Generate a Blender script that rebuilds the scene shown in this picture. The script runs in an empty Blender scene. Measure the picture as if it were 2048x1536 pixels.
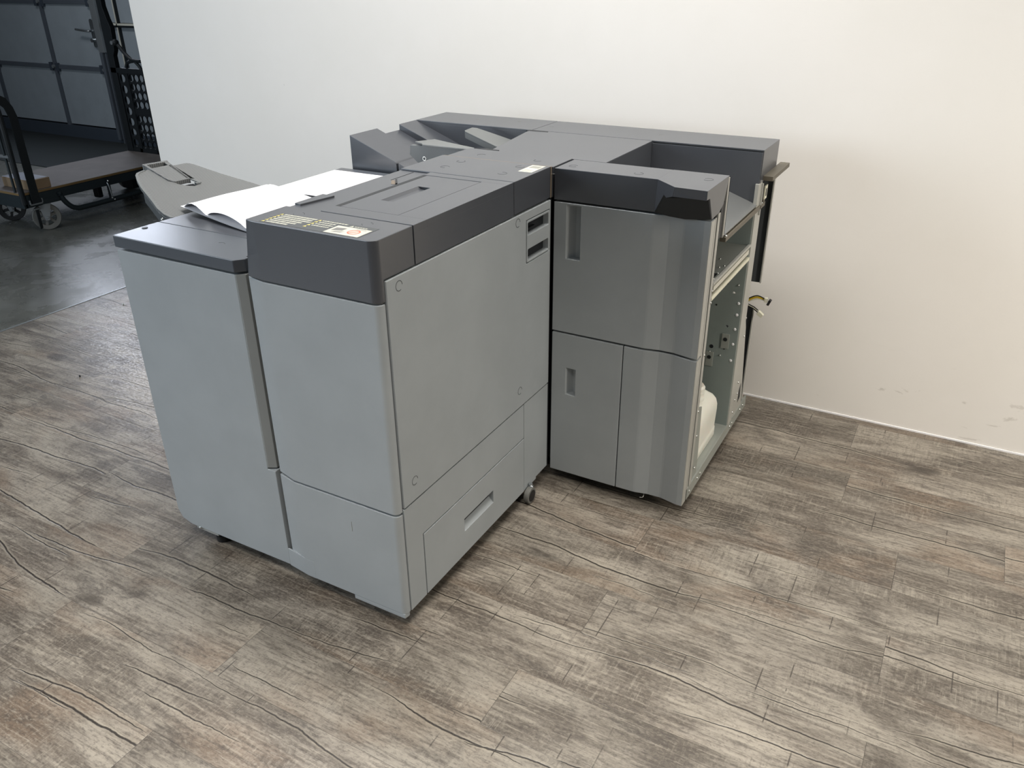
import bpy, bmesh, math, random
from mathutils import Vector, Matrix
random.seed(7)
SC = bpy.context.scene
COL = SC.collection

# ------------------------------------------------------------------ camera
cam_d = bpy.data.cameras.new('camera')
cam = bpy.data.objects.new('camera', cam_d)
COL.objects.link(cam)
cam_d.sensor_fit = 'HORIZONTAL'
cam_d.sensor_width = 36.0
cam_d.lens = 1618.91 / 2048 * 36.0
cam_d.clip_start = 0.02
R_ = Vector((0.87444821, 0.48506622, -0.00714848)).normalized()
U_ = Vector((-0.21448849, 0.3998, 0.89115355)).normalized()
F_ = Vector((-0.43512644, 0.77773436, -0.45364551)).normalized()
m = Matrix((R_, U_, -F_)).transposed().to_4x4()
m.translation = Vector((1.01912128, -1.25261446, 1.52514225))
cam.matrix_world = m
SC.camera = cam

# ------------------------------------------------------------------ world, exposure, big lights
w = bpy.data.worlds.new('world')
SC.world = w
w.use_nodes = True
wn = w.node_tree
bg = wn.nodes['Background']
bg.inputs['Color'].default_value = (0.86, 0.93, 1.0, 1)
bg.inputs['Strength'].default_value = 0.09
SC.view_settings.view_transform = 'Standard'
SC.view_settings.look = 'None'
SC.view_settings.gamma = 1
SC.view_settings.use_curve_mapping = False
SC.view_settings.exposure = 0.10


def area(name, loc, target, size, energy, color, spread=180):
    d = bpy.data.lights.new(name, 'AREA')
    d.shape = 'RECTANGLE'
    d.size, d.size_y = size
    d.energy = energy
    d.color = color
    d.spread = math.radians(spread)
    o = bpy.data.objects.new(name, d)
    COL.objects.link(o)
    o.location = loc
    o.rotation_euler = (Vector(target) - Vector(loc)).to_track_quat('-Z', 'Y').to_euler()
    return o


# daylight from a window to the left behind the camera, ceiling lamps in two rows, plus added fill lamps
area('window_light', (-4.2, -3.0, 1.9), (-0.4, 1.0, 0.9), (3.4, 2.2), 122, (0.78, 0.89, 1.0))
area('ceiling_and_fill_light', (-1.2, 0.66, 3.2), (-1.2, 0.66, 0), (1.6, 0.3), 26, (1.0, 0.98, 0.96), 135)
area('ceiling_and_fill_light', (0.30, 0.88, 3.2), (0.30, 0.88, 0), (1.6, 0.3), 20, (1.0, 0.96, 0.90), 100)
area('ceiling_and_fill_light', (3.3, 0.15, 1.75), (1.6, 1.6, 0.3), (0.3, 1.6), 24, (1.0, 0.92, 0.81), 110)  # unseen low side lamp, added to brighten the right wall
area('ceiling_and_fill_light', (-1.5, -1.9, 3.2), (-1.5, -1.5, 0), (1.6, 0.3), 7, (1.0, 0.95, 0.90), 80)
area('ceiling_and_fill_light', (0.6, -1.15, 3.2), (0.5, -0.9, 0), (1.6, 0.3), 19, (1.0, 0.94, 0.86), 72)  # added downlight, beam narrowed to brighten only the near floor
area('hall_fill_light', (-5.4, 2.2, 3.3), (-6.2, 4.2, 0.6), (1.2, 0.3), 9, (0.95, 0.97, 1.0), 120)  # unseen lamp added to brighten the hall door and trolley

# ------------------------------------------------------------------ materials


class S:
    """tiny wrapper so that shader maths reads like maths"""
    def __init__(s, nt, sock):
        s.nt, s.k = nt, sock

    def op(s, o, *a, clamp=False):
        n = s.nt.nodes.new('ShaderNodeMath')
        n.operation = o
        n.use_clamp = clamp
        for i, x in enumerate((s,) + a):
            if isinstance(x, S):
                s.nt.links.new(x.k, n.inputs[i])
            else:
                n.inputs[i].default_value = x
        return S(s.nt, n.outputs[0])

    def __add__(s, o): return s.op('ADD', o)
    def __radd__(s, o): return s.op('ADD', o)
    def __sub__(s, o): return s.op('SUBTRACT', o)
    def __mul__(s, o): return s.op('MULTIPLY', o)
    def __rmul__(s, o): return s.op('MULTIPLY', o)
    def __truediv__(s, o): return s.op('DIVIDE', o)
    def floor(s): return s.op('FLOOR')
    def fract(s): return s.op('FRACT')
    def abs(s): return s.op('ABSOLUTE')
    def min(s, o): return s.op('MINIMUM', o)
    def max(s, o): return s.op('MAXIMUM', o)
    def inv(s): return (s * -1.0) + 1.0

    def ss(s, a, b, lo=0.0, hi=1.0):
        n = s.nt.nodes.new('ShaderNodeMapRange')
        n.interpolation_type = 'SMOOTHSTEP'
        s.nt.links.new(s.k, n.inputs[0])
        for i, v in enumerate((a, b, lo, hi)):
            if isinstance(v, S):
                s.nt.links.new(v.k, n.inputs[i + 1])
            else:
                n.inputs[i + 1].default_value = v
        return S(s.nt, n.outputs[0])


def lin(c):
    return tuple(((v / 255) / 12.92 if v / 255 <= 0.04045 else ((v / 255 + 0.055) / 1.055) ** 2.4) for v in c) + (1,)


def newmat(name):
    mt = bpy.data.materials.new(name)
    mt.use_nodes = True
    nt = mt.node_tree
    return mt, nt, nt.nodes['Principled BSDF']


def coords(nt):
    g = nt.nodes.new('ShaderNodeNewGeometry')
    s = nt.nodes.new('ShaderNodeSeparateXYZ')
    nt.links.new(g.outputs['Position'], s.inputs[0])
    return [S(nt, s.outputs[i]) for i in range(3)]


def comb(nt, x, y, z):
    n = nt.nodes.new('ShaderNodeCombineXYZ')
    for i, v in enumerate((x, y, z)):
        if isinstance(v, S):
            nt.links.new(v.k, n.inputs[i])
        else:
            n.inputs[i].default_value = v
    return n.outputs[0]


def noise(nt, vec, scale=1.0, detail=4, rough=0.55, dist=0.0):
    n = nt.nodes.new('ShaderNodeTexNoise')
    nt.links.new(vec, n.inputs['Vector'])
    n.inputs['Scale'].default_value = scale
    n.inputs['Detail'].default_value = detail
    n.inputs['Roughness'].default_value = rough
    n.inputs['Distortion'].default_value = dist
    return S(nt, n.outputs['Fac'])


def white(nt, vec):
    n = nt.nodes.new('ShaderNodeTexWhiteNoise')
    n.noise_dimensions = '3D'
    nt.links.new(vec, n.inputs['Vector'])
    s = nt.nodes.new('ShaderNodeSeparateColor')
    nt.links.new(n.outputs['Color'], s.inputs[0])
    return [S(nt, s.outputs[i]) for i in range(3)]


def mix(nt, f, a, b, blend='MIX'):
    n = nt.nodes.new('ShaderNodeMix')
    n.data_type = 'RGBA'
    n.blend_type = blend
    for sock, v in ((n.inputs[0], f), (n.inputs[6], a), (n.inputs[7], b)):
        if isinstance(v, S):
            nt.links.new(v.k, sock)
        elif hasattr(v, 'is_output'):
            nt.links.new(v, sock)
        else:
            sock.default_value = v
    return n.outputs[2]


def bump(nt, bs, h, strength=0.2, dist=0.001):
    n = nt.nodes.new('ShaderNodeBump')
    n.inputs['Strength'].default_value = strength
    n.inputs['Distance'].default_value = dist
    nt.links.new(h.k, n.inputs['Height'])
    nt.links.new(n.outputs[0], bs.inputs['Normal'])


def plain(name, rgb, rough=0.5, metal=0.0, spec=0.5, vary=0.04, bumpy=0.0, bscale=900, emis=None):
    mt, nt, bs = newmat(name)
    x, y, z = coords(nt)
    v = comb(nt, x, y, z)
    n = noise(nt, v, 5.0, 5, 0.6)
    c = lin(rgb)
    a = tuple(min(1, k * (1 - vary)) for k in c[:3]) + (1,)
    b = tuple(min(1, k * (1 + vary)) for k in c[:3]) + (1,)
    nt.links.new(mix(nt, n.ss(0.3, 0.7), a, b), bs.inputs['Base Color'])
    bs.inputs['Roughness'].default_value = rough
    bs.inputs['Metallic'].default_value = metal
    bs.inputs['Specular IOR Level'].default_value = spec
    if bumpy:
        bump(nt, bs, noise(nt, v, bscale, 2, 0.5), bumpy, 0.0004)
    if emis:
        bs.inputs['Emission Color'].default_value = lin(emis[0])
        bs.inputs['Emission Strength'].default_value = emis[1]
    return mt


M = {}
M['light_plastic'] = plain('light_plastic', (161, 167, 170), 0.48, spec=0.55, bumpy=0.12)
M['dark_plastic'] = plain('dark_plastic', (71, 74, 80), 0.30, spec=1.0, bumpy=0.08)
M['lid_plastic'] = plain('lid_plastic', (78, 83, 90), 0.29, bumpy=0.08)
M['strip_plastic'] = plain('strip_plastic', (140, 144, 144), 0.45)
M['black_plastic'] = plain('black_plastic', (26, 29, 32), 0.45)
M['tray_plastic'] = plain('tray_plastic', (112, 115, 115), 0.5)
M['carcass'] = plain('carcass', (40, 43, 46), 0.6)
M['gasket'] = plain('gasket', (122, 111, 98), 0.7)
M['steel'] = plain('steel', (178, 178, 172), 0.40, 0.15)
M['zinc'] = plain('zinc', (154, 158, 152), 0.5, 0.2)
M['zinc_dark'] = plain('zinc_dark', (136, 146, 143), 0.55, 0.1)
M['brushed'] = plain('brushed', (120, 122, 122), 0.38, 0.4)
M['screw'] = plain('screw', (215, 218, 215), 0.25, 0.9)
M['rail'] = plain('rail', (98, 92, 80), 0.5)
M['paper'] = plain('paper', (244, 244, 247), 0.8, spec=0.2, vary=0.01)
M['sticker'] = plain('sticker', (205, 203, 190), 0.5)
M['sticker_grey'] = plain('sticker_grey', (150, 150, 142), 0.6)
M['label_dark'] = plain('label_dark', (78, 82, 84), 0.5)
M['print_white'] = plain('print_white', (188, 188, 174), 0.6)
M['print_yellow'] = plain('print_yellow', (222, 205, 120), 0.6)
M['print_red'] = plain('print_red', (214, 120, 100), 0.6)
M['print_grey'] = plain('print_grey', (120, 120, 118), 0.6)
M['bottle'] = plain('bottle', (226, 226, 216), 0.4)
M['bottle'].node_tree.nodes['Principled BSDF'].inputs['Subsurface Weight'].default_value = 0.15
M['rubber'] = plain('rubber', (22, 22, 23), 0.6)
M['wheel_grey'] = plain('wheel_grey', (108, 108, 104), 0.6)
M['black_steel'] = plain('black_steel', (20, 26, 30), 0.5)
M['frame_green'] = plain('frame_green', (34, 44, 48), 0.5)
M['chrome'] = plain('chrome', (190, 195, 198), 0.25, 0.9)
M['ply_edge'] = plain('ply_edge', (120, 98, 62), 0.7)
M['ply_top'] = plain('ply_top', (104, 98, 94), 0.7, vary=0.1)
M['cardboard'] = plain('cardboard', (136, 116, 92), 0.8, vary=0.1)
M['film'] = plain('film', (205, 208, 220), 0.15)
M['door_panel'] = plain('door_panel', (150, 158, 164), 0.55, vary=0.05)
M['door_rail'] = plain('door_rail', (84, 90, 98), 0.5)
M['door_dark'] = plain('door_dark', (62, 70, 80), 0.5)
M['alu'] = plain('alu', (150, 155, 158), 0.35, 0.5)
M['finish'] = plain('finish', (38, 44, 46), 0.9)  # even dark tone for the far strip of hall floor
M['hall_wall'] = plain('hall_wall', (70, 78, 84), 0.8)
M['wire_yellow'] = plain('wire_yellow', (222, 190, 50), 0.5)
M['wire_black'] = plain('wire_black', (20, 20, 20), 0.5)
M['connector'] = plain('connector', (228, 226, 205), 0.5)
M['daylight_pane'] = plain('daylight_pane', (235, 240, 255), 0.5, emis=((228, 235, 250), 10.0))


def wall_mat():
    mt, nt, bs = newmat('white_wall_paint')
    x, y, z = coords(nt)
    v = comb(nt, x, y, z)
    n = noise(nt, v, 1.3, 5, 0.6)
    col = mix(nt, n.ss(0.3, 0.7), lin((241, 238, 232)), lin((245, 242, 237)))
    # scuffs and damp-looking smears low on the wall
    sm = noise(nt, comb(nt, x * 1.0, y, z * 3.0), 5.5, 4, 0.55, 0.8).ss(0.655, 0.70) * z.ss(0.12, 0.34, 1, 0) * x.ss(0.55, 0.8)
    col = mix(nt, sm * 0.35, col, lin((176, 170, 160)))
    sp = noise(nt, v, 22, 2, 0.5).ss(0.79, 0.82)
    col = mix(nt, sp * 0.3, col, lin((170, 168, 160)))
    nt.links.new(col, bs.inputs['Base Color'])
    bs.inputs['Roughness'].default_value = 0.85
    bs.inputs['Specular IOR Level'].default_value = 0.25
    h = noise(nt, v, 170, 3, 0.6) * 0.5 + noise(nt, v, 14, 3, 0.6) * 0.9
    bump(nt, bs, h, 0.25, 0.0015)
    return mt


M['wall'] = wall_mat()


def concrete_mat():
    mt, nt, bs = newmat('polished_concrete')
    x, y, z = coords(nt)
    v = comb(nt, x, y, z)
    n = noise(nt, v, 1.8, 8, 0.62, 0.5)
    col = mix(nt, n.ss(0.35, 0.68), lin((92, 93, 88)), lin((114, 115, 110)))
    s = noise(nt, comb(nt, x * 1.0, y * 2.2, z), 5.0, 6, 0.6, 1.2).ss(0.60, 0.70)
    col = mix(nt, s * 0.35, col, lin((66, 66, 62)))
    nt.links.new(col, bs.inputs['Base Color'])
    r = noise(nt, v, 4.0, 6, 0.65, 0.6).ss(0.3, 0.7, 0.20, 0.36)
    nt.links.new(r.k, bs.inputs['Roughness'])
    bs.inputs['Specular IOR Level'].default_value = 0.55
    bump(nt, bs, noise(nt, v, 9, 5, 0.6, 0.6), 0.06, 0.004)
    return mt


M['concrete'] = concrete_mat()


def wood_mat():
    mt, nt, bs = newmat('weathered_plank_vinyl')
    x, y, z = coords(nt)
    W, L = 0.185, 1.22
    yy = (y + (-0.02)) / W
    row = yy.floor()
    v = yy.fract()
    half = (row * 0.5).fract() * 2.0          # 0 on even rows, 1 on odd rows
    far = row.op('GREATER_THAN', 3.5) + row.op('LESS_THAN', -0.5)
    j = white(nt, comb(nt, row, 3.0, 1.0))[0]
    xo = (x + (-1.096)) / L + half * 0.57 + far * j * 0.30
    colm = xo.floor()
    u = xo.fract() * L
    r1, r2, r3 = white(nt, comb(nt, row, colm, 5.0))
    q1, q2, q3 = white(nt, comb(nt, row, colm, 11.0))
    X = x + r1 * 37.0
    Y = y + r2 * 23.0
    Z = r3 * 19.0

    def nz(sx, sy, sc, d, ro, di=0.0, zo=0.0):
        return noise(nt, comb(nt, X * sx, Y * sy, Z + zo), sc, d, ro, di)
    m1 = nz(1.0, 2.6, 2.6, 7, 0.62, 0.5)
    m2 = nz(1.0, 2.0, 5.5, 6, 0.66, 0.8, 4.0)
    m3 = nz(1.0, 1.8, 1.7, 4, 0.55, 0.4, 8.0)
    col = mix(nt, m1.ss(0.38, 0.62), lin((112, 103, 93)), lin((172, 163, 150)))
    col = mix(nt, m3.ss(0.50, 0.66) * 0.55, col, lin((140, 118, 98)))
    col = mix(nt, m2.ss(0.52, 0.66) * 0.60, col, lin((86, 79, 73)))
    col = mix(nt, m2.ss(0.44, 0.32) * 0.40, col, lin((190, 180, 164)))
    # grain along the plank and saw marks across it
    g = nz(1.0, 16.0, 7.0, 6, 0.72, 0.4)
    col = mix(nt, g.ss(0.50, 0.62) * 0.55, col, lin((84, 75, 67)))
    col = mix(nt, g.ss(0.47, 0.36) * 0.45, col, lin((196, 186, 170)))
    sawm = nz(1.0, 2.2, 3.3, 3, 0.5, 0.0, 13.0).ss(0.45, 0.60)
    saw = nz(34.0, 3.4, 4.4, 5, 0.75, 0.3, 2.0)
    col = mix(nt, saw.ss(0.52, 0.66) * sawm * 0.42, col, lin((78, 70, 62)))
    col = mix(nt, saw.ss(0.47, 0.34) * sawm * 0.30, col, lin((206, 197, 180)))
    fine = nz(7.0, 14.0, 13.0, 5, 0.75, 0.5, 6.0)
    col = mix(nt, fine.ss(0.50, 0.64) * 0.46, col, lin((72, 65, 59)))
    col = mix(nt, fine.ss(0.48, 0.36) * 0.36, col, lin((205, 197, 182)))
    # knots
    vo = nt.nodes.new('ShaderNodeTexVoronoi')
    vo.inputs['Scale'].default_value = 1.0
    nt.links.new(comb(nt, X * 1.55 + m2 * 0.12, Y * 3.4 + m1 * 0.3, Z), vo.inputs['Vector'])
    kd = S(nt, vo.outputs['Distance'])
    kr = nz(6.0, 12.0, 2.0, 4, 0.6, 1.0, 3.0)
    col = mix(nt, (kd + kr * 0.16).ss(0.20, 0.12) * 0.75, col, lin((66, 58, 52)))
    ring = ((kd * 26.0) + kr * 5.0).fract()
    col = mix(nt, (ring - 0.5).abs().ss(0.12, 0.0) * kd.ss(0.34, 0.16) * 0.35, col, lin((84, 74, 64)))

    # long cracks: one along every plank, one that wanders across
    def crack(slope, seed, c0, wid, amp, maskscale, m0, m1_):
        wv = (noise(nt, comb(nt, X * 1.0, Z + seed, 0.0), 1.15, 2, 0.5) + (-0.5)) * amp + (noise(nt, comb(nt, X * 1.0, Z + seed + 3.0, 0.0), 16.0, 3, 0.6) + (-0.5)) * 0.07
        d = (v + wv + (u + (-0.6)) * slope - c0).abs() * W
        mk = noise(nt, comb(nt, X, Z + seed + 7.0, 1.0), maskscale, 1, 0.5).ss(m0, m1_)
        return d, mk * wid
    d1, t1 = crack(0.12, 1.0, 0.10 + q1 * 0.8, 0.0034, 0.9, 1.6, 0.42, 0.60)
    d2, t2 = crack(-0.50, 31.0, 0.10 + q2 * 0.8, 0.0026, 0.8, 2.2, 0.48, 0.64)
    d3, t3 = crack(-0.06, 61.0, 0.05 + q3 * 0.9, 0.0022, 0.7, 2.6, 0.44, 0.62)
    ck = None
    for d, t in ((d1, t1), (d2, t2), (d3, t3)):
        k = d.ss(t * 0.45, t + 0.0004, 1, 0) * t.ss(0.0002, 0.0008)
        ck = k if ck is None else ck.max(k)
        halo = d.ss(t + 0.0006, t * 2.2 + 0.004, 1, 0) * t.ss(0.0004, 0.0014)
        col = mix(nt, halo * 0.30, col, lin((196, 186, 168)))
    col = mix(nt, ck * 0.95, col, lin((52, 46, 42)))
    # short cross cuts
    cx = x / 0.135 + r2 * 9.0
    ci = cx.floor()
    a1, a2, a3 = white(nt, comb(nt, ci, row, 2.0))
    dx = (cx.fract() - (0.2 + a1 * 0.6)).abs() * 0.135
    yl = (v - a2).abs().ss(0.10 + a3 * 0.34, 0.13 + a3 * 0.34, 1, 0)
    b1 = white(nt, comb(nt, ci, row, 7.0))[0]
    tick = dx.ss(0.0008, 0.0021, 1, 0) * yl * b1.ss(0.25, 0.65)
    tn = nz(20.0, 12.0, 2.0, 2, 0.5).ss(0.35, 0.55)
    col = mix(nt, tick * tn * 0.80, col, lin((66, 59, 54)))
    # joints
    ev = v.min(v.inv()) * W
    eu = u.min((u * -1.0) + L)
    jn = ev.ss(0.0004, 0.0014, 1, 0) * 0.55 * nz(1.0, 1.0, 3.0, 2, 0.5).ss(0.35, 0.6)
    jn = jn.max(eu.ss(0.0004, 0.0013, 1, 0) * 0.55)
    col = mix(nt, jn, col, lin((58, 52, 48)))
    # every plank a little lighter or darker
    tint = mix(nt, r3, (0.66, 0.67, 0.67, 1), (0.78, 0.785, 0.785, 1))
    col = mix(nt, 1.0, col, tint, 'MULTIPLY')
    nt.links.new(col, bs.inputs['Base Color'])
    rr = fine.ss(0.35, 0.65, 0.25, 0.47)
    nt.links.new(rr.k, bs.inputs['Roughness'])
    bs.inputs['Specular IOR Level'].default_value = 0.5
    h = g * 0.5 + saw * sawm * 0.35 - ck * 0.8 - tick * 0.5 - jn * 0.8
    bump(nt, bs, h, 0.35, 0.0012)
    return mt


M['wood'] = wood_mat()


def ribbed(name, rgb, pitch, axis='y'):
    mt, nt, bs = newmat(name)
    x, y, z = coords(nt)
    a = {'x': x, 'y': y}[axis]
    s = ((a / pitch).fract() - 0.5).abs()
    c = lin(rgb)
    d = tuple(k * 0.62 for k in c[:3]) + (1,)
    nt.links.new(mix(nt, s.ss(0.12, 0.30), d, c), bs.inputs['Base Color'])
    bs.inputs['Roughness'].default_value = 0.5
    bump(nt, bs, s.ss(0.1, 0.35), 0.6, 0.0015)
    return mt


M['tray_ribbed'] = ribbed('tray_ribbed', (122, 124, 124), 0.0072)

# ------------------------------------------------------------------ mesh helpers


def prism(poly, axis, a0, a1):
    """polygon in the two other axes, extruded from a0 to a1 along axis"""
    bm = bmesh.new()

    def P(p, t):
        if axis == 'z': return (p[0], p[1], t)
        if axis == 'x': return (t, p[0], p[1])
        return (p[0], t, p[1])
    A = [bm.verts.new(P(p, a0)) for p in poly]
    B = [bm.verts.new(P(p, a1)) for p in poly]
    bm.faces.new(A)
    bm.faces.new(B)
    n = len(poly)
    for i in range(n):
        bm.faces.new((A[i], A[(i + 1) % n], B[(i + 1) % n], B[i]))
    bmesh.ops.recalc_face_normals(bm, faces=bm.faces)
    return bm


def box(x0, x1, y0, y1, z0, z1):
    return prism([(x0, y0), (x1, y0), (x1, y1), (x0, y1)], 'z', z0, z1)


def rrect(x0, x1, y0, y1, r, seg=5, corners=(1, 1, 1, 1)):
    """corner order: (x0,y0) (x1,y0) (x1,y1) (x0,y1)"""
    out = []
    cs = [((x0 + r, y0 + r), 180, (x0, y0)), ((x1 - r, y0 + r), 270, (x1, y0)), ((x1 - r, y1 - r), 0, (x1, y1)), ((x0 + r, y1 - r), 90, (x0, y1))]
    for (c, a, k), on in zip(cs, corners):
        if not on:
            out.append(k)
            continue
        for i in range(seg + 1):
            t = math.radians(a + 90 * i / seg)
            out.append((c[0] + r * math.cos(t), c[1] + r * math.sin(t)))
    return out


def circle(cx, cy, r, n=20, ry=None):
    ry = ry or r
    return [(cx + r * math.cos(2 * math.pi * i / n), cy + ry * math.sin(2 * math.pi * i / n)) for i in range(n)]


def cyl(p0, p1, r, n=16, r2=None):
    p0, p1 = Vector(p0), Vector(p1)
    d = p1 - p0
    bm = bmesh.new()
    bmesh.ops.create_cone(bm, cap_ends=True, segments=n, radius1=r, radius2=r if r2 is None else r2, depth=d.length)
    q = d.to_track_quat('Z', 'Y').to_matrix().to_4x4()
    q.translation = (p0 + p1) / 2
    bmesh.ops.transform(bm, matrix=q, verts=bm.verts)
    return bm


def ball(c, r, squash=(1, 1, 1)):
    bm = bmesh.new()
    bmesh.ops.create_uvsphere(bm, u_segments=10, v_segments=6, radius=r)
    bmesh.ops.scale(bm, vec=squash, verts=bm.verts)
    bmesh.ops.translate(bm, vec=c, verts=bm.verts)
    return bm


def tube(pts, r, n=10, closed=False):
    """swept round tube through the points (smoothed)"""
    pts = [Vector(p) for p in pts]
    if len(pts) > 2:
        out = []
        N = len(pts)
        rng = range(N) if closed else range(N - 1)
        for i in rng:
            p0 = pts[(i - 1) % N] if closed or i > 0 else pts[i]
            p1, p2 = pts[i], pts[(i + 1) % N]
            p3 = pts[(i + 2) % N] if closed or i + 2 < N else p2
            for k in range(6):
                t = k / 6
                out.append(0.5 * ((2 * p1) + (p2 - p0) * t + (2 * p0 - 5 * p1 + 4 * p2 - p3) * t * t + (3 * p1 - p0 - 3 * p2 + p3) * t ** 3))
        if not closed:
            out.append(pts[-1])
        pts = out
    bm = bmesh.new()
    rings = []
    up = Vector((0, 0, 1))
    for i, p in enumerate(pts):
        a = pts[i - 1] if i > 0 or closed else pts[0]
        b = pts[(i + 1) % len(pts)] if i < len(pts) - 1 or closed else pts[-1]
        t = (b - a).normalized()
        if abs(t.dot(up)) > 0.95:
            s = t.cross(Vector((1, 0, 0))).normalized()
        else:
            s = t.cross(up).normalized()
        if rings and s.dot(last) < 0:
            s = -s
        last = s
        q = t.cross(s).normalized()
        rings.append([bm.verts.new(p + r * (math.cos(2 * math.pi * k / n) * s + math.sin(2 * math.pi * k / n) * q)) for k in range(n)])
    m_ = len(rings)
    for i in range(m_ if closed else m_ - 1):
        A, B = rings[i], rings[(i + 1) % m_]
        for k in range(n):
            bm.faces.new((A[k], A[(k + 1) % n], B[(k + 1) % n], B[k]))
    if not closed:
        bm.faces.new(rings[0])
        bm.faces.new(rings[-1])
    bmesh.ops.recalc_face_normals(bm, faces=bm.faces)
    return bm


def faces(vs, fs):
    bm = bmesh.new()
    V = [bm.verts.new(v) for v in vs]
    for f in fs:
        bm.faces.new([V[i] for i in f])
    return bm


def lathe(profile, c, n=32):
    bm = bmesh.new()
    rings = []
    for r, z in profile:
        rings.append([bm.verts.new((c[0] + r * math.cos(2 * math.pi * k / n), c[1] + r * math.sin(2 * math.pi * k / n), c[2] + z)) for k in range(n)])
    for A, B in zip(rings, rings[1:]):
        for k in range(n):
            bm.faces.new((A[k], A[(k + 1) % n], B[(k + 1) % n], B[k]))
    bm.faces.new(rings[0])
    bm.faces.new(rings[-1])
    bmesh.ops.recalc_face_normals(bm, faces=bm.faces)
    return bm


def join(dst, src):
    me = bpy.data.meshes.new('tmp')
    src.to_mesh(me)
    dst.from_mesh(me)
    bpy.data.meshes.remove(me)
    src.free()


def boolean(bm, cuts, op='DIFFERENCE'):
    me = bpy.data.meshes.new('tmp_a')
    bm.to_mesh(me)
    o = bpy.data.objects.new('tmp_a', me)
    COL.objects.link(o)
    cm = bmesh.new()
    for c in cuts:
        join(cm, c)
    mc = bpy.data.meshes.new('tmp_b')
    cm.to_mesh(mc)
    cm.free()
    oc = bpy.data.objects.new('tmp_b', mc)
    COL.objects.link(oc)
    md = o.modifiers.new('b', 'BOOLEAN')
    md.operation = op
    md.solver = 'EXACT'
    md.use_self = True
    md.object = oc
    dg = bpy.context.evaluated_depsgraph_get()
    dg.update()
    me2 = bpy.data.meshes.new_from_object(o.evaluated_get(dg))
    out = bmesh.new()
    out.from_mesh(me2)
    for ob in (o, oc):
        d = ob.data
        bpy.data.objects.remove(ob)
        bpy.data.meshes.remove(d)
    bpy.data.meshes.remove(me2)
    bm.free()
    return out


def bevel(bm, wd, seg=2, angle=28):
    es = [e for e in bm.edges if len(e.link_faces) == 2 and e.calc_face_angle(0) > math.radians(angle)]
    if es:
        bmesh.ops.bevel(bm, geom=es, offset=wd, segments=seg, profile=0.5, affect='EDGES', clamp_overlap=True)
    return bm


def obj(name, shapes, finish, parent=None, bev=0.0, cuts=None, smooth=35, label=None, seg=2, union=False):
    bm = bmesh.new()
    if not isinstance(shapes, (list, tuple)):
        shapes = [shapes]
    if union:
        u_ = boolean(shapes[0], shapes[1:], 'UNION')
        bmesh.ops.dissolve_limit(u_, angle_limit=0.01, verts=u_.verts, edges=u_.edges)
        shapes = [u_]
    for i, s in enumerate(shapes):
        if cuts and i == 0:
            s = boolean(s, cuts)
        if bev:
            bevel(s, bev, seg)
        join(bm, s)
    off = Vector((0, 0, 0))
    p = parent
    while p is not None:
        off += p.location
        p = p.parent
    bmesh.ops.translate(bm, vec=-off, verts=bm.verts)
    me = bpy.data.meshes.new(name)
    bm.to_mesh(me)
    bm.free()
    me.materials.append(M[finish] if isinstance(finish, str) else finish)
    for f in me.polygons:
        f.use_smooth = True
    me.set_sharp_from_angle(angle=math.radians(smooth))
    o = bpy.data.objects.new(name, me)
    COL.objects.link(o)
    if bev:
        wn_ = o.modifiers.new('weighted_normal', 'WEIGHTED_NORMAL')
        wn_.keep_sharp = True
        wn_.weight = 60
    if parent is not None:
        o.parent = parent
    if label:
        o['label'] = label
    return o


def thing(name, label, cat, loc, group=None):
    o = bpy.data.objects.new(name, None)
    o.empty_display_size = 0.1
    COL.objects.link(o)
    o.location = loc
    o['label'] = label
    o['category'] = cat
    if group:
        o['group'] = group
    return o


def tag(o, label, cat, group=None):
    o['label'] = label
    o['category'] = cat
    if group:
        o['group'] = group
    return o


def struct(name, shapes, finish, **k):
    o = obj(name, shapes, finish, **k)
    o['kind'] = 'structure'
    return o


def ring_mark(c, r, axis, h=0.0004, a0=0, a1=300, wdt=0.0007):
    """a fine moulded circle outline lying on a surface facing +z, +x or -y"""
    bm = bmesh.new()
    n = 22
    lay = []
    for i in range(n + 1):
        t = math.radians(a0 + (a1 - a0) * i / n)
        for rr in (r - wdt, r + wdt):
            p, q = rr * math.cos(t), rr * math.sin(t)
            if axis == 'z': co = (c[0] + p, c[1] + q, c[2] + h)
            elif axis == 'x': co = (c[0] + h, c[1] + p, c[2] + q)
            else: co = (c[0] + p, c[1] - h, c[2] + q)
            lay.append(bm.verts.new(co))
    for i in range(n):
        bm.faces.new((lay[2 * i], lay[2 * i + 1], lay[2 * i + 3], lay[2 * i + 2]))
    r_ = bmesh.ops.extrude_face_region(bm, geom=list(bm.faces))
    vs = [e for e in r_['geom'] if isinstance(e, bmesh.types.BMVert)]
    d = {'z': (0, 0, -2 * h), 'x': (-2 * h, 0, 0), 'y': (0, 2 * h, 0)}[axis]
    bmesh.ops.translate(bm, vec=d, verts=vs)
    bmesh.ops.recalc_face_normals(bm, faces=bm.faces)
    return bm


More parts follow.
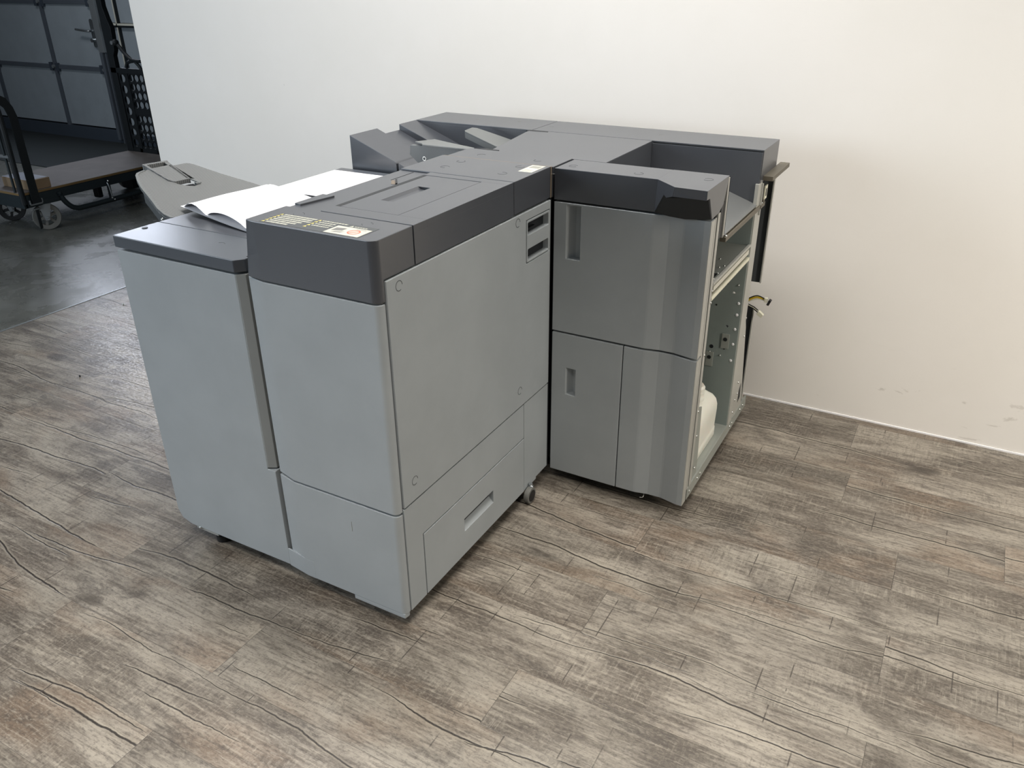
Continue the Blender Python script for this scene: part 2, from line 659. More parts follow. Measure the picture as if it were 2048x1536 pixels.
# ================================================================== THE SETTING
struct('floor', box(-2.875, 5.2, -5.2, 1.725, -0.06, 0.0), 'wood')
struct('floor', box(-12.0, -2.886, -5.2, 6.0, -0.06, 0.0), 'concrete')
struct('floor', box(-12.0, -4.0, 3.12, 4.22, 0.0, 0.006), 'finish')  # thin darker slab over the far strip of hall floor
struct('floor', box(-2.875, 5.2, 1.725, 6.0, -0.06, 0.0), 'concrete')
struct('trim_1', box(-2.886, -2.875, -5.2, 1.725, -0.05, 0.0025), 'alu')
struct('wall_back', [box(-2.82, 5.2, 1.725, 1.87, 0.0, 3.4)], 'wall')
struct('baseboard_back', box(-2.82, 5.2, 1.7215, 1.7255, 0.0, 0.006), 'paper')
struct('ceiling', box(-12.0, -2.82, 0.2, 4.5, 3.5, 3.6), 'hall_wall')
struct('wall_left', box(-12.1, -12.0, -5.2, 4.5, 0.0, 3.6), 'hall_wall')
struct('wall_hall', box(-12.0, 0.0, 4.32, 4.45, 0.0, 3.6), 'hall_wall')

# sectional hall door beyond the trolley
D = 4.22
dr = thing('door_1', '', '', (-8.0, D, 0))
for k_ in ('label', 'category'):
    del dr[k_]
dr['kind'] = 'structure'
rowz = [0.125, 0.70, 1.30, 1.86]
colx = [-9.40, -8.36, -7.35, -6.56]
for (xa, xb) in zip(colx, colx[1:]):
    for (za, zb) in zip(rowz, rowz[1:]):
        obj('door_panel', box(xa + 0.026, xb - 0.026, D, D + 0.05, za + 0.014, zb - 0.014), 'door_panel', dr, bev=0.004)
for xx in colx:
    obj('upright', box(xx - 0.026, xx + 0.026, D - 0.012, D + 0.05, 0.0, 1.86), 'door_rail', dr)
for zz in rowz[1:]:
    obj('rail', box(-9.42, -6.56, D - 0.02, D + 0.04, zz - 0.02, zz + 0.02), 'door_rail', dr, bev=0.003)
    for xx in colx:
        h = obj('hinge', [box(xx - 0.07, xx - 0.03, D - 0.03, D - 0.005, zz - 0.04, zz + 0.04), box(xx + 0.03, xx + 0.07, D - 0.03, D - 0.005, zz - 0.045, zz + 0.035)], 'door_dark', dr, bev=0.003)
        obj('bolt', cyl((xx, D - 0.04, zz), (xx, D - 0.02, zz), 0.016), 'alu', h)
obj('bottom_rail', box(-9.42, -6.50, D - 0.02, D + 0.05, 0.0, 0.125), 'door_dark', dr, bev=0.004)
obj('jamb', box(-6.555, -6.47, D - 0.05, D + 0.03, 0.86, 3.4), 'alu', dr, bev=0.004)
obj('jamb', [box(-6.54, -6.50, D - 0.06, D + 0.03, 0.04, 0.86), box(-6.49, -6.475, D - 0.04, D + 0.03, 0.0, 0.86)], 'door_rail', dr, bev=0.006)
hd = obj('door_handle', [prism(rrect(-6.645, -6.598, 0.90, 1.155, 0.022), 'y', D - 0.02, D - 0.004),
                         tube([(-6.62, D - 0.02, 1.05), (-6.62, D - 0.06, 1.05), (-6.66, D - 0.07, 1.05), (-6.80, D - 0.07, 1.062)], 0.011),
                         cyl((-6.625, D - 0.05, 0.965), (-6.625, D - 0.01, 0.965), 0.018)], 'chrome', dr)
obj('top_frame', box(-9.42, -6.47, D - 0.01, D + 0.05, 1.86, 3.5), 'door_rail', dr)
# high window in the hall wall, above the photo's frame: its daylight is what shines on the floor
wd = struct('window_1', box(-7.85, -6.00, D - 0.075, D - 0.055, 1.92, 3.06), 'daylight_pane')
obj('window_frame', [box(-7.93, -7.85, D - 0.09, D - 0.012, 1.87, 3.14), box(-6.00, -5.92, D - 0.09, D - 0.012, 1.87, 3.14), box(-7.85, -6.00, D - 0.09, D - 0.012, 1.87, 1.92), box(-7.85, -6.00, D - 0.09, D - 0.012, 3.06, 3.14),
                     box(-6.95, -6.91, D - 0.09, D - 0.05, 1.92, 3.06)], 'alu', wd)
d2 = thing('door_2', '', '', (-5.8, D, 0))
for k_ in ('label', 'category'):
    del d2[k_]
d2['kind'] = 'structure'
for (za, zb) in ((0.10, 1.095), (1.125, 1.86)):
    for (xa, xb) in ((-6.44, -6.25), (-6.22, -5.9), (-5.88, -4.9)):
        obj('door_panel', box(xa, xb, D, D + 0.05, za, zb), 'door_panel', d2, bev=0.004)
obj('frame', [box(-6.245, -6.232, D - 0.03, D + 0.04, 0.0, 1.86), box(-5.896, -5.884, D - 0.03, D + 0.04, 0.0, 1.86)], 'sticker', d2)
obj('frame', [box(-6.232, -6.219, D - 0.025, D + 0.04, 0.0, 1.86)], 'black_steel', d2)
obj('rail', box(-6.44, -4.9, D - 0.03, D + 0.04, 1.105, 1.122), 'sticker', d2)
obj('rail', box(-6.44, -4.9, D - 0.03, D + 0.04, 1.088, 1.105), 'black_steel', d2)
obj('bottom_rail', box(-6.44, -4.9, D - 0.01, D + 0.05, 0.0, 0.10), 'door_dark', d2)

# ================================================================== MACHINE B : tall narrow unit nearest the camera
B = thing('document_finisher', 'tall narrow grey finisher unit with dark top and drawer, nearest the camera', 'office machine', (-0.19, 0.40, 0.0))
LP, DP = 'light_plastic', 'dark_plastic'


def cornered(x0, x1, y0, y1, r, cham, chy):
    """plan outline: chamfered left front corner, rounded right front corner"""
    pts = [(x0, y1), (x0, y0 + chy), (x0 + cham, y0)]
    for i in range(7):
        t = math.radians(270 + 90 * i / 6)
        pts.append((x1 - r + r * math.cos(t), y0 + r + r * math.sin(t)))
    pts.append((x1, y1))
    return pts


obj('body', [box(-0.352, -0.014, 0.03, 0.80, 0.052, 0.948)], 'black_plastic', B)
cap = [prism(cornered(-0.362, 0.0, 0.0, 0.136, 0.020, 0.026, 0.007), 'z', 0.951, 1.040), prism(cornered(-0.362, 0.0, 0.0, 0.0235, 0.020, 0.026, 0.007), 'z', 0.902, 0.97)]
for q_ in cap:                      # the left side flares out slightly towards the bottom
    for v_ in q_.verts:
        if v_.co.x < -0.355:
            v_.co.x -= (1.040 - v_.co.z) * 0.15
        elif v_.co.x < -0.30:
            v_.co.x += (1.040 - v_.co.z) * 0.06
obj('front_top_cover', cap, DP, B, bev=0.0025, union=True)
obj('foot_clip', cyl((-0.022, 0.022, 0.890), (-0.022, 0.022, 0.903), 0.012), 'steel', B)

# top cover with the insert tray: slab plus raised tiles, real grooves between them
tz0, tz1 = 1.022, 1.040
cov = obj('insert_cover', [box(-0.360, 0.0, 0.139, 0.587, 0.951, tz0),
                           box(-0.360, -0.259, 0.139, 0.587, tz0 - 0.001, tz1 - 0.004),
                           box(-0.2595, 0.0, 0.139, 0.190, tz0 - 0.001, tz1),
                           box(-0.2595, 0.0, 0.554, 0.587, tz0 - 0.001, tz1),
                           box(-0.0775, 0.0, 0.189, 0.555, tz0 - 0.001, tz1)], DP, B, bev=0.0012)
flap = obj('insert_flap', box(-0.2465, -0.0795, 0.1925, 0.5515, tz0, tz1 - 0.0008), DP, cov, bev=0.0012,
           cuts=[prism([(-0.197, 1.06), (-0.197, 1.0385), (-0.190, 1.033), (-0.166, 1.0310), (-0.160, 1.033), (-0.160, 1.06)], 'y', 0.283, 0.440)])
obj('groove', box(-0.2600, -0.2468, 0.1905, 0.5535, tz0 - 0.0005, tz1 - 0.0006), 'carcass', cov)
obj('side_guide', [prism([(-0.3595, 0.163), (-0.340, 0.160), (-0.322, 0.262), (-0.3595, 0.262)], 'z', tz1 - 0.005, tz1 + 0.0005)], DP, cov, bev=0.0006)
obj('guide_slot', [prism([(-0.3075, 0.474), (-0.2955, 0.476), (-0.2700, 0.441), (-0.2820, 0.438)], 'z', tz1 - 0.008, tz1 - 0.0034)], 'gasket', cov)
obj('guide_stop', prism([(-0.2985, 0.479), (-0.2935, 0.481), (-0.266, 0.444), (-0.2695, 0.440)], 'z', tz1 - 0.006, tz1 - 0.0005), 'black_plastic', cov)
obj('guide_line', box(-0.3115, -0.3100, 0.476, 0.580, tz1 - 0.0045, tz1 - 0.0034), 'carcass', cov)
obj('rear_top_cover', box(-0.360, 0.0, 0.5895, 0.799, 0.953, 1.0405), DP, B, bev=0.002)
obj('gasket', box(-0.358, 0.0015, 0.799, 0.8045, 0.953, 1.0395), 'gasket', B)
obj('rear_gap_shade', box(-0.355, 0.001, 0.799, 0.8045, 0.05, 0.95), 'carcass', B)  # dark strip put in for the shade in the gap to the long unit

# upper side panel with a double vent
vx0, vx1 = 0.6545, 0.7905
side_poly = [(0.0262, 0.3662), (0.799, 0.3662), (0.799, 0.9475), (0.026, 0.9475)]
sp = obj('side_panel', prism(side_poly, 'x', -0.012, 0.003), LP, B, bev=0.002,
         cuts=[box(-0.03, 0.01, 0.6510, 0.7935, 0.8010, 0.9235)])
vf = obj('vent_grille', prism(rrect(0.6535, 0.7915, 0.8030, 0.9215, 0.006), 'x', -0.040, 0.0035), LP, sp, bev=0.0016,
         cuts=[prism(rrect(0.6595, 0.7845, 0.8085, 0.8405, 0.003), 'x', -0.036, 0.01), prism(rrect(0.6595, 0.7845, 0.8805, 0.9150, 0.003), 'x', -0.036, 0.01)])
obj('vent_louvre', [box(-0.034, -0.006, 0.661, 0.720, 0.893, 0.895), box(-0.035, -0.0335, 0.662, 0.7835, 0.883, 0.913), box(-0.035, -0.0335, 0.662, 0.7835, 0.811, 0.838)], 'black_plastic', vf)
for (yy, zz) in ((0.069, 0.925), (0.603, 0.929), (0.611, 0.422), (0.075, 0.421)):
    obj('screw_cap', ring_mark((0.003, yy, zz), 0.0115, 'x'), 'label_dark', sp)
# lower side: frame panel, drawer, rear panel
obj('lower_side_cover', [box(-0.012, 0.002, 0.0235, 0.0925, 0.048, 0.2475), box(-0.012, 0.002, 0.0235, 0.6360, 0.2473, 0.3622)], LP, B, bev=0.0)
dw = obj('drawer', box(-0.030, 0.003, 0.0960, 0.6360, 0.049, 0.2435), LP, B, bev=0.0015,
         cuts=[prism([(0.02, 0.168), (-0.020, 0.168), (-0.022, 0.150), (0.001, 0.126), (0.02, 0.126)], 'y', 0.286, 0.446)])
obj('rear_side_cover', [box(-0.012, 0.0015, 0.6402, 0.799, 0.055, 0.3622), box(-0.012, 0.0015, 0.6402, 0.722, 0.047, 0.056)], LP, B, bev=0.0015)
# front door and lower front cover
prof = cornered(-0.392, 0.0, 0.0, 0.0215, 0.016, 0.062, 0.016)
obj('front_door', prism(prof, 'z', 0.3585, 0.8985), LP, B, bev=0.0022)
prof2 = cornered(-0.392, 0.0, 0.0005, 0.0215, 0.016, 0.062, 0.014)
obj('lower_front_cover', [prism(prof2, 'z', 0.046, 0.3525), prism([(-0.404, 0.014), (-0.404, 0.010), (-0.330, 0.0002), (-0.300, 0.0), (-0.300, 0.012)], 'z', 0.046, 0.105),
                          prism([(-0.17, 0.0015), (-0.005, 0.0015), (-0.002, 0.02), (-0.17, 0.02)], 'z', 0.032, 0.047)], LP, B, bev=0.0022)
obj('scratch', [box(-0.150, -0.1494, -0.0002, 0.001, 0.262, 0.292)], 'sticker_grey', B)
for (xx, yy) in ((-0.07, 0.05), (-0.33, 0.08), (-0.30, 0.74)):
    f = obj('levelling_foot', [cyl((xx, yy, 0.0), (xx, yy, 0.014), 0.020), cyl((xx, yy, 0.014), (xx, yy, 0.055), 0.007)], 'rubber', B)
cs = obj('caster', [cyl((0.004, 0.655, 0.0275), (0.022, 0.655, 0.0275), 0.0270, 28)], 'wheel_grey', B, bev=0.003)
obj('caster_hub', cyl((0.020, 0.655, 0.0275), (0.0235, 0.655, 0.0275), 0.0195, 24), 'rubber', cs)
obj('caster_stem', [cyl((0.010, 0.668, 0.050), (0.010, 0.668, 0.062), 0.0065), ball((0.012, 0.668, 0.051), 0.009)], 'chrome', cs)
for (xx, yy) in ((-0.283, 0.093), (-0.094, 0.100)):
    obj('screw_cap', [ring_mark((xx, yy, 1.040), 0.0125, 'z', a0=200, a1=250), ring_mark((xx, yy, 1.040), 0.0125, 'z', a0=20, a1=90)], 'label_dark', B)
for (xx, yy, a) in ((-0.26, 0.744, 150), (-0.261, 0.661, 20), (-0.074, 0.757, 100), (-0.077, 0.663, 200)):
    obj('screw_cap', ring_mark((xx, yy, 1.0405), 0.0125, 'z', a0=a, a1=a + 280), 'label_dark', B)
# caution label
lb = obj('caution_label', box(-0.322, -0.046, 0.0075, 0.0800, 1.0398, 1.0404), 'label_dark', B)
words, tri = [], []
for i in range(6):
    yy = 0.0735 - i * 0.0118
    xx = -0.314
    tri.append(prism([(xx - 0.0045, yy - 0.004), (xx + 0.0045, yy - 0.004), (xx, yy + 0.004)], 'z', 1.0403, 1.0407))
    xx += 0.007
    end = -0.212 - (0.0 if i < 3 else 0.010 * (i - 2)) - 0.004 * (i % 2)
    while xx < end:
        wl = random.uniform(0.004, 0.016)
        words.append(box(xx, min(xx + wl, end), yy - 0.0033, yy + 0.0033, 1.0403, 1.0406))
        xx += wl + 0.0012
for i in range(5):
    yy = 0.0735 - i * 0.0122
    xx = -0.203
    tri.append(prism([(xx - 0.0045, yy - 0.004), (xx + 0.0045, yy - 0.004), (xx, yy + 0.004)], 'z', 1.0403, 1.0407))
    xx += 0.007
    end = -0.148 if i > 0 else -0.125
    while xx < end and i < 4:
        wl = random.uniform(0.003, 0.008)
        words.append(box(xx, min(xx + wl, end), yy - 0.0026, yy + 0.0026, 1.0403, 1.0406))
        xx += wl + 0.0016
for i in range(5):
    words.append(box(-0.102 + i * 0.007, -0.0965 + i * 0.007, 0.0655, 0.0695, 1.0403, 1.0406))
words.append(prism([(-0.114, 0.063), (-0.104, 0.063), (-0.109, 0.073)], 'z', 1.0403, 1.0407))
obj('label_print', words, 'print_white', lb)
for q_ in tri:
    obj('warning_triangle', q_, 'print_yellow', lb)
st = obj('instruction_sticker', box(-0.1405, -0.0490, 0.0085, 0.0600, 1.0403, 1.0408), 'sticker', B)
for q_ in [prism([(-0.133, 0.026), (-0.108, 0.032), (-0.108, 0.050), (-0.133, 0.046)], 'z', 1.0407, 1.0410),
           prism([(-0.126, 0.016), (-0.104, 0.020), (-0.098, 0.028), (-0.120, 0.022)], 'z', 1.0407, 1.0410),
           prism([(-0.085, 0.052), (-0.060, 0.053), (-0.060, 0.0545), (-0.085, 0.0535)], 'z', 1.0407, 1.0410)]:
    obj('sticker_drawing', q_, 'print_grey', st)
obj('prohibition_sign', [ring_mark((-0.078, 0.034, 1.0409), 0.0135, 'z', a1=360, wdt=0.0012),
                         prism([(-0.0885, 0.0255), (-0.0870, 0.0240), (-0.0675, 0.0425), (-0.0690, 0.0440)], 'z', 1.0408, 1.0413)], 'print_red', st)
s2 = obj('instruction_sticker', box(-0.052, -0.011, 0.704, 0.791, 1.0403, 1.0410), 'sticker', B)
for q_ in [box(-0.046, -0.016, 0.755, 0.783, 1.0409, 1.0412)] + [box(-0.046, -0.018, 0.712 + i * 0.009, 0.7145 + i * 0.009, 1.0409, 1.0412) for i in range(3)]:
    obj('sticker_drawing', q_, 'sticker_grey', s2)

# ================================================================== MACHINE A : lower unit on the left with ribbed tray
A = thing('stacker_unit', 'lower grey stacker unit with glossy dark lid and ribbed output tray, at left', 'office machine', (-0.63, 0.45, 0.0))
obj('body', box(-0.842, -0.412, 0.04, 0.915, 0.060, 0.900), 'carcass', A)
apoly = [(-0.850, 0.085), (-0.850, 0.8965), (-0.432, 0.8965), (-0.432, 0.355), (-0.4055, 0.355), (-0.4055, 0.046), (-0.800, 0.046), (-0.836, 0.058)]
fp = obj('front_panel', prism(apoly, 'y', 0.012, 0.042), LP, A, bev=0.002)
obj('grip_strip', prism([(-0.4325, 0.0125), (-0.4290, 0.0125), (-0.4085, 0.0235), (-0.4085, 0.06), (-0.4325, 0.06)], 'z', 0.360, 0.8965), 'strip_plastic', fp, bev=0.001)
obj('left_panel', box(-0.850, -0.842, 0.045, 0.915, 0.060, 0.8965), LP, A)
obj('front_lid', prism([(-0.856, 0.155), (-0.856, 0.0125), (-0.428, 0.0085), (-0.410, 0.030), (-0.409, 0.155)], 'z', 0.902, 0.933), 'lid_plastic', A, bev=0.0025)
obj('middle_lid', prism([(-0.856, 0.1575), (-0.385, 0.1575), (-0.385, 0.56), (-0.856, 0.56)], 'z', 0.902, 0.9325), DP, A, bev=0.0018)
obj('rear_lid', prism([(-0.856, 0.5625), (-0.385, 0.5625), (-0.385, 0.915), (-0.856, 0.915)], 'z', 0.902, 0.9325), DP, A, bev=0.0018)
obj('latch_block', box(-0.407, -0.378, 0.045, 0.15, 0.905, 0.9315), 'gasket', A, bev=0.001)
obj('lock_plug', cyl((-0.836, 0.096, 0.930), (-0.836, 0.096, 0.9345), 0.0075), 'black_plastic', A)
obj('screw_cap', ring_mark((-0.552, 0.087, 0.933), 0.012, 'z', a0=30, a1=150), 'label_dark', A)
fb = obj('foot_bracket', [box(-0.790, -0.700, 0.020, 0.075, 0.030, 0.056), box(-0.675, -0.620, 0.020, 0.06, 0.038, 0.052)], 'steel', A, bev=0.0015)
obj('screw', ball((-0.770, 0.0185, 0.040), 0.0055), 'screw', fb)
for (xx, yy) in ((-0.712, 0.050), (-0.46, 0.08), (-0.80, 0.84), (-0.46, 0.84)):
    obj('levelling_foot', [cyl((xx, yy, 0.0), (xx, yy, 0.020), 0.024), cyl((xx, yy, 0.02), (xx, yy, 0.062), 0.008)], 'rubber', A)

# ribbed output tray, sloping up to the left (slope 0.2)
K_ = 0.2


def tz(x, dz=0.0):
    return 0.932 + K_ * (-0.857 - x) + dz


def slab(poly, dz0, dz1):
    bm = bmesh.new()
    lo = [bm.verts.new((p[0], p[1], tz(p[0], dz0))) for p in poly]
    hi = [bm.verts.new((p[0], p[1], tz(p[0], dz1))) for p in poly]
    bm.faces.new(lo)
    bm.faces.new(hi)
    n = len(poly)
    for i in range(n):
        bm.faces.new((lo[i], lo[(i + 1) % n], hi[(i + 1) % n], hi[i]))
    bmesh.ops.recalc_face_normals(bm, faces=bm.faces)
    return bm


tray_out = [(-0.857, 0.198), (-0.885, 0.199), (-0.925, 0.212), (-0.965, 0.232), (-1.012, 0.254), (-1.072, 0.282), (-1.120, 0.310), (-1.150, 0.331), (-1.162, 0.345), (-1.166, 0.358), (-1.170, 0.375),
            (-1.172, 0.402), (-1.06, 0.386), (-1.035, 0.384), (-1.010, 0.398), (-0.998, 0.412), (-1.000, 0.432), (-1.015, 0.445), (-1.040, 0.452), (-1.160, 0.478),
            (-1.158, 0.515), (-1.155, 0.528), (-1.143, 0.537), (-1.09, 0.543), (-1.034, 0.548), (-0.97, 0.560), (-0.920, 0.570), (-0.857, 0.577)]
tr = obj('output_tray', slab(tray_out, -0.010, 0.0), 'tray_ribbed', A, bev=0.0012)
rim = [p for p in tray_out[:11]]
inner = [(p[0] + 0.004, p[1] + 0.007) for p in rim]
obj('tray_rim', slab(rim + inner[::-1], -0.004, 0.0018), 'tray_plastic', tr)
ext = obj('tray_extension', [slab([(-1.062, 0.376), (-1.201, 0.402), (-1.203, 0.412), (-1.075, 0.386)], -0.012, 0.004),
                             slab([(-1.196, 0.400), (-1.206, 0.403), (-1.196, 0.488), (-1.186, 0.484)], -0.014, 0.004),
                             slab([(-1.190, 0.470), (-1.188, 0.484), (-1.045, 0.440), (-1.050, 0.430)], -0.012, 0.003),
                             slab([(-1.168, 0.396), (-1.163, 0.474), (-1.045, 0.437), (-1.048, 0.384), (-1.062, 0.380)], -0.010, 0.003)], 'tray_ribbed', tr, bev=0.0008)
obj('extension_slot', slab([(-1.192, 0.412), (-1.186, 0.466), (-1.168, 0.462), (-1.172, 0.410)], -0.012, -0.009), 'black_plastic', ext)
obj('tray_lever', [slab([(-1.012, 0.425), (-1.008, 0.438), (-0.998, 0.436), (-1.002, 0.424)], -0.02, 0.004), slab([(-1.04, 0.432), (-1.03, 0.442), (-1.0, 0.441), (-1.0, 0.433)], 0.002, 0.005)], 'tray_plastic', ext)
obj('tray_pocket', slab([(-1.06, 0.380), (-0.99, 0.40), (-0.990, 0.44), (-1.05, 0.452)], -0.022, -0.018), 'black_plastic', tr)
skirt = [(-0.857, 0.192), (-0.895, 0.200), (-0.965, 0.234), (-1.06, 0.279), (-1.05, 0.30), (-0.90, 0.23), (-0.857, 0.22)]
sk = obj('tray_bracket', [slab(skirt, -0.040, -0.0095)], 'label_dark', tr)
for (xx, zz) in ((-0.893, 0.9235), (-0.874, 0.9155)):
    obj('screw', ball((xx, 0.1985, zz), 0.005), 'screw', sk)

# ================================================================== MACHINE M2 : long unit against the wall
C = thing('printer_finisher', 'long grey finisher standing along the white wall with open right side', 'office machine', (0.0, 1.17, 0.0))
XR = 0.467
obj('body', [box(-0.34, 0.10, 0.945, 1.50, 0.05, 0.93), box(-0.34, 0.008, 0.86, 0.945, 0.05, 0.948), box(0.008, 0.445, 0.842, 0.852, 0.045, 0.948)], 'carcass', C)
obj('rear_body', [box(-0.62, -0.34, 0.96, 1.50, 0.05, 0.90)], LP, C)
# front doors with stepped profile
fprof = [(0.0095, 0.806), (0.306, 0.8045), (0.312, 0.8052), (0.345, 0.8120), (0.352, 0.8135), (0.390, 0.8145), (0.396, 0.8140), (0.444, 0.8030), (0.450, 0.802), (0.4665, 0.8015)]


def door_prof(x0, x1):
    """front outline between x0 and x1, closed 0.838 deep"""
    def yat(x):
        for (a, b), (c, d) in zip(fprof, fprof[1:]):
            if a <= x <= c:
                return b + (d - b) * (x - a) / (c - a)
    pts = [(x0, yat(x0))] + [p for p in fprof if x0 < p[0] < x1] + [(x1, yat(x1))]
    return pts + [(x1, 0.8375), (x0, 0.8375)]


def pocket(x0, x1, z0, z1):
    return [prism([(x0, 0.79), (x0, 0.812), (x0 + (x1 - x0) * 0.45, 0.831), (x1 - 0.004, 0.831), (x1, 0.825), (x1, 0.79)], 'z', z0, z1)]


obj('upper_door', prism(door_prof(0.0098, 0.4665), 'z', 0.5465, 0.9425), LP, C, bev=0.0014, cuts=pocket(0.0495, 0.0945, 0.779, 0.9365), smooth=4)
obj('lower_left_door', prism(door_prof(0.0098, 0.2435), 'z', 0.044, 0.5405), LP, C, bev=0.0022, cuts=pocket(0.0605, 0.0920, 0.336, 0.4265), smooth=10)
lr = obj('lower_right_door', prism(door_prof(0.2465, 0.4665), 'z', 0.045, 0.5405), LP, C, bev=0.0014, smooth=4)
obj('door_edge', [box(0.4667, 0.4680, 0.802, 0.835, 0.0455, 0.5400), box(0.4667, 0.4680, 0.802, 0.835, 0.547, 0.942)], 'steel', C)
obj('bottom_hook', tube([(0.335, 0.83, 0.042), (0.338, 0.815, 0.030), (0.328, 0.81, 0.028)], 0.0012, 6), 'steel', C)
# dark top cover of the front, right part with lip
tc = obj('front_top_cover', [prism([(0.0085, 0.807), (0.312, 0.807), (0.312, 0.936), (0.0085, 0.936)], 'z', 0.9475, 1.036)], DP, C, bev=0.0018)
lipv = [(0.3118, 0.8068, 1.036), (0.380, 0.743, 1.036), (XR, 0.738, 1.036), (XR, 0.738, 1.0125), (0.374, 0.747, 1.010), (0.350, 0.772, 0.999), (0.337, 0.790, 1.002), (0.3085, 0.8068, 0.9475),
        (XR, 0.936, 1.036), (0.3118, 0.936, 1.036)]
obj('lip_cover', [faces(lipv, [(0, 7, 6, 5, 4, 1), (1, 4, 3, 2), (0, 1, 2, 8, 9)]),
                  prism([(0.380, 0.744), (XR - 0.001, 0.739), (XR - 0.001, 0.78), (0.345, 0.80)], 'z', 1.0118, 1.034)], DP, tc, smooth=5)
cv = [(0.337, 0.790, 1.0015), (0.350, 0.773, 0.9985), (0.374, 0.768, 1.010), (0.462, 0.766, 1.012), (0.4645, 0.8050, 0.9480), (0.40, 0.790, 0.9440), (0.355, 0.798, 0.9440), (0.3085, 0.8070, 0.9475), (0.3085, 0.90, 0.9475), (0.462, 0.90, 0.9475), (0.462, 0.90, 1.012), (0.337, 0.90, 1.01)]
obj('finger_recess', faces(cv, [(0, 1, 2, 3, 4, 5, 6, 7), (7, 6, 5, 4, 9, 8), (0, 7, 8, 11), (3, 10, 9, 4), (0, 11, 10, 3, 2, 1)]), 'black_plastic', tc, smooth=60)
obj('cover_cheek', prism([(0.738, 1.0358), (0.738, 1.0125), (0.7665, 1.0110), (0.8055, 0.9480), (0.868, 0.951), (0.905, 0.966), (0.936, 1.0358)], 'x', 0.4620, XR), DP, tc, bev=0.001)
for (xx, yy, a) in ((0.045, 0.854, 40), (0.243, 0.848, 160), (0.431, 0.864, 220)):
    obj('screw_cap', ring_mark((xx, yy, 1.036), 0.0125, 'z', a0=a, a1=a + 290), 'label_dark', tc)
lc = obj('front_top_cover', box(-0.350, 0.004, 0.807, 0.936, 0.9525, 1.0385), DP, C, bev=0.0018)
for (xx, yy, a) in ((-0.073, 0.863, 150), (-0.26, 0.858, 30)):
    obj('screw_cap', ring_mark((xx, yy, 1.0385), 0.012, 'z', a0=a, a1=a + 200), 'label_dark', lc)
obj('cover_latch', box(0.001, 0.009, 0.804, 0.812, 1.018, 1.020), 'screw', lc)
# centre lid between the two wells
obj('centre_lid', prism([(-0.335, 1.285), (-0.278, 0.938), (0.109, 0.938), (0.109, 1.3165), (-0.335, 1.3165)], 'z', 0.90, 1.036), DP, C, bev=0.0016)
for q_ in [prism([(-0.335, 0.9385), (-0.30, 0.9345), (-0.245, 0.9375), (-0.248, 0.944), (-0.30, 0.946)], 'z', 1.030, 1.0392), prism([(-0.345, 1.299), (-0.262, 1.303), (-0.265, 1.312), (-0.335, 1.3165)], 'z', 1.030, 1.0368)]:
    obj('lid_slot', q_, 'black_plastic', C)
# rear bar along the wall
bar = obj('rear_cover', [box(-0.822, -0.333, 1.320, 1.526, 0.935, 1.036), box(-0.3315, XR, 1.320, 1.526, 0.935, 1.036)], DP, C, bev=0.0016)
obj('well_back_panel', box(0.1095, XR - 0.002, 1.3130, 1.3215, 0.855, 1.0290), DP, C, bev=0.001)
obj('well_side_panel', box(0.104, 0.1095, 0.938, 1.3130, 0.90, 1.034), DP, C)
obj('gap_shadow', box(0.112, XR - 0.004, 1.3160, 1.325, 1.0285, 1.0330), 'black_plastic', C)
obj('tray_back_panel', box(-0.80, -0.335, 1.3190, 1.3250, 0.90, 1.0270), DP, C)
for (xx, yy) in ((-0.62, 1.42), (-0.30, 1.40), (0.10, 1.42), (-0.45, 1.44)):
    obj('screw_cap', ring_mark((xx, yy, 1.036), 0.011, 'z', a0=30, a1=140), 'sticker_grey', bar)
# left catch tray: two ramps and a channel
ct = obj('catch_tray', prism([(-0.824, 1.040), (-0.643, 0.969), (-0.637, 0.962), (-0.634, 0.90), (-0.824, 0.90)], 'y', 0.935, 1.086), DP, C, bev=0.0016)
obj('tray_channel', prism([(-0.822, 1.016), (-0.660, 0.950), (-0.640, 0.905), (-0.822, 0.895)], 'y', 1.086, 1.213), DP, ct, bev=0.001)
obj('ramp', prism([(-0.822, 1.036), (-0.640, 0.966), (-0.60, 0.950), (-0.60, 0.90), (-0.822, 0.90)], 'y', 1.213, 1.319), DP, ct, bev=0.0016)
obj('ramp', [prism([(-0.630, 0.966), (-0.604, 0.953), (-0.52, 0.945), (-0.52, 0.90), (-0.630, 0.90)], 'y', 0.937, 1.10), prism([(-0.660, 0.950), (-0.50, 0.938), (-0.34, 0.935), (-0.34, 0.895), (-0.66, 0.895)], 'y', 1.10, 1.318)], DP, ct, bev=0.001)
# paper levers
pl = obj('paper_lever', [prism([(-0.585, 0.975), (-0.550, 1.040), (-0.457, 1.006), (-0.340, 0.968), (-0.330, 0.948), (-0.40, 0.944), (-0.534, 0.944), (-0.548, 0.960)], 'z', 1.027, 1.0325),
                         prism([(-0.600, 1.020), (-0.604, 0.990), (-0.560, 0.955), (-0.34, 0.955), (-0.34, 1.028), (-0.50, 1.028)], 'y', 0.968, 0.985)], 'tray_plastic', C, bev=0.002)
sc_ = obj('lever_screw', cyl((-0.545, 0.9665, 0.982), (-0.545, 0.9700, 0.982), 0.007), 'screw', pl)
obj('screw_slot', cyl((-0.545, 0.9655, 0.982), (-0.545, 0.9680, 0.982), 0.0045), 'label_dark', sc_)
lv = [(-0.530, 1.198), (-0.537, 1.206), (-0.541, 1.262), (-0.530, 1.277), (-0.500, 1.282), (-0.340, 1.305), (-0.330, 1.165)]
bm = prism(lv, 'z', 0.0, 0.005)
for v_ in bm.verts:
    v_.co.z += 1.031 - (v_.co.x + 0.535) * 0.26
bm2 = prism([(-0.5365, 1.206), (-0.530, 1.198), (-0.330, 1.165), (-0.330, 1.172), (-0.525, 1.206)], 'z', 0.0, 0.020)
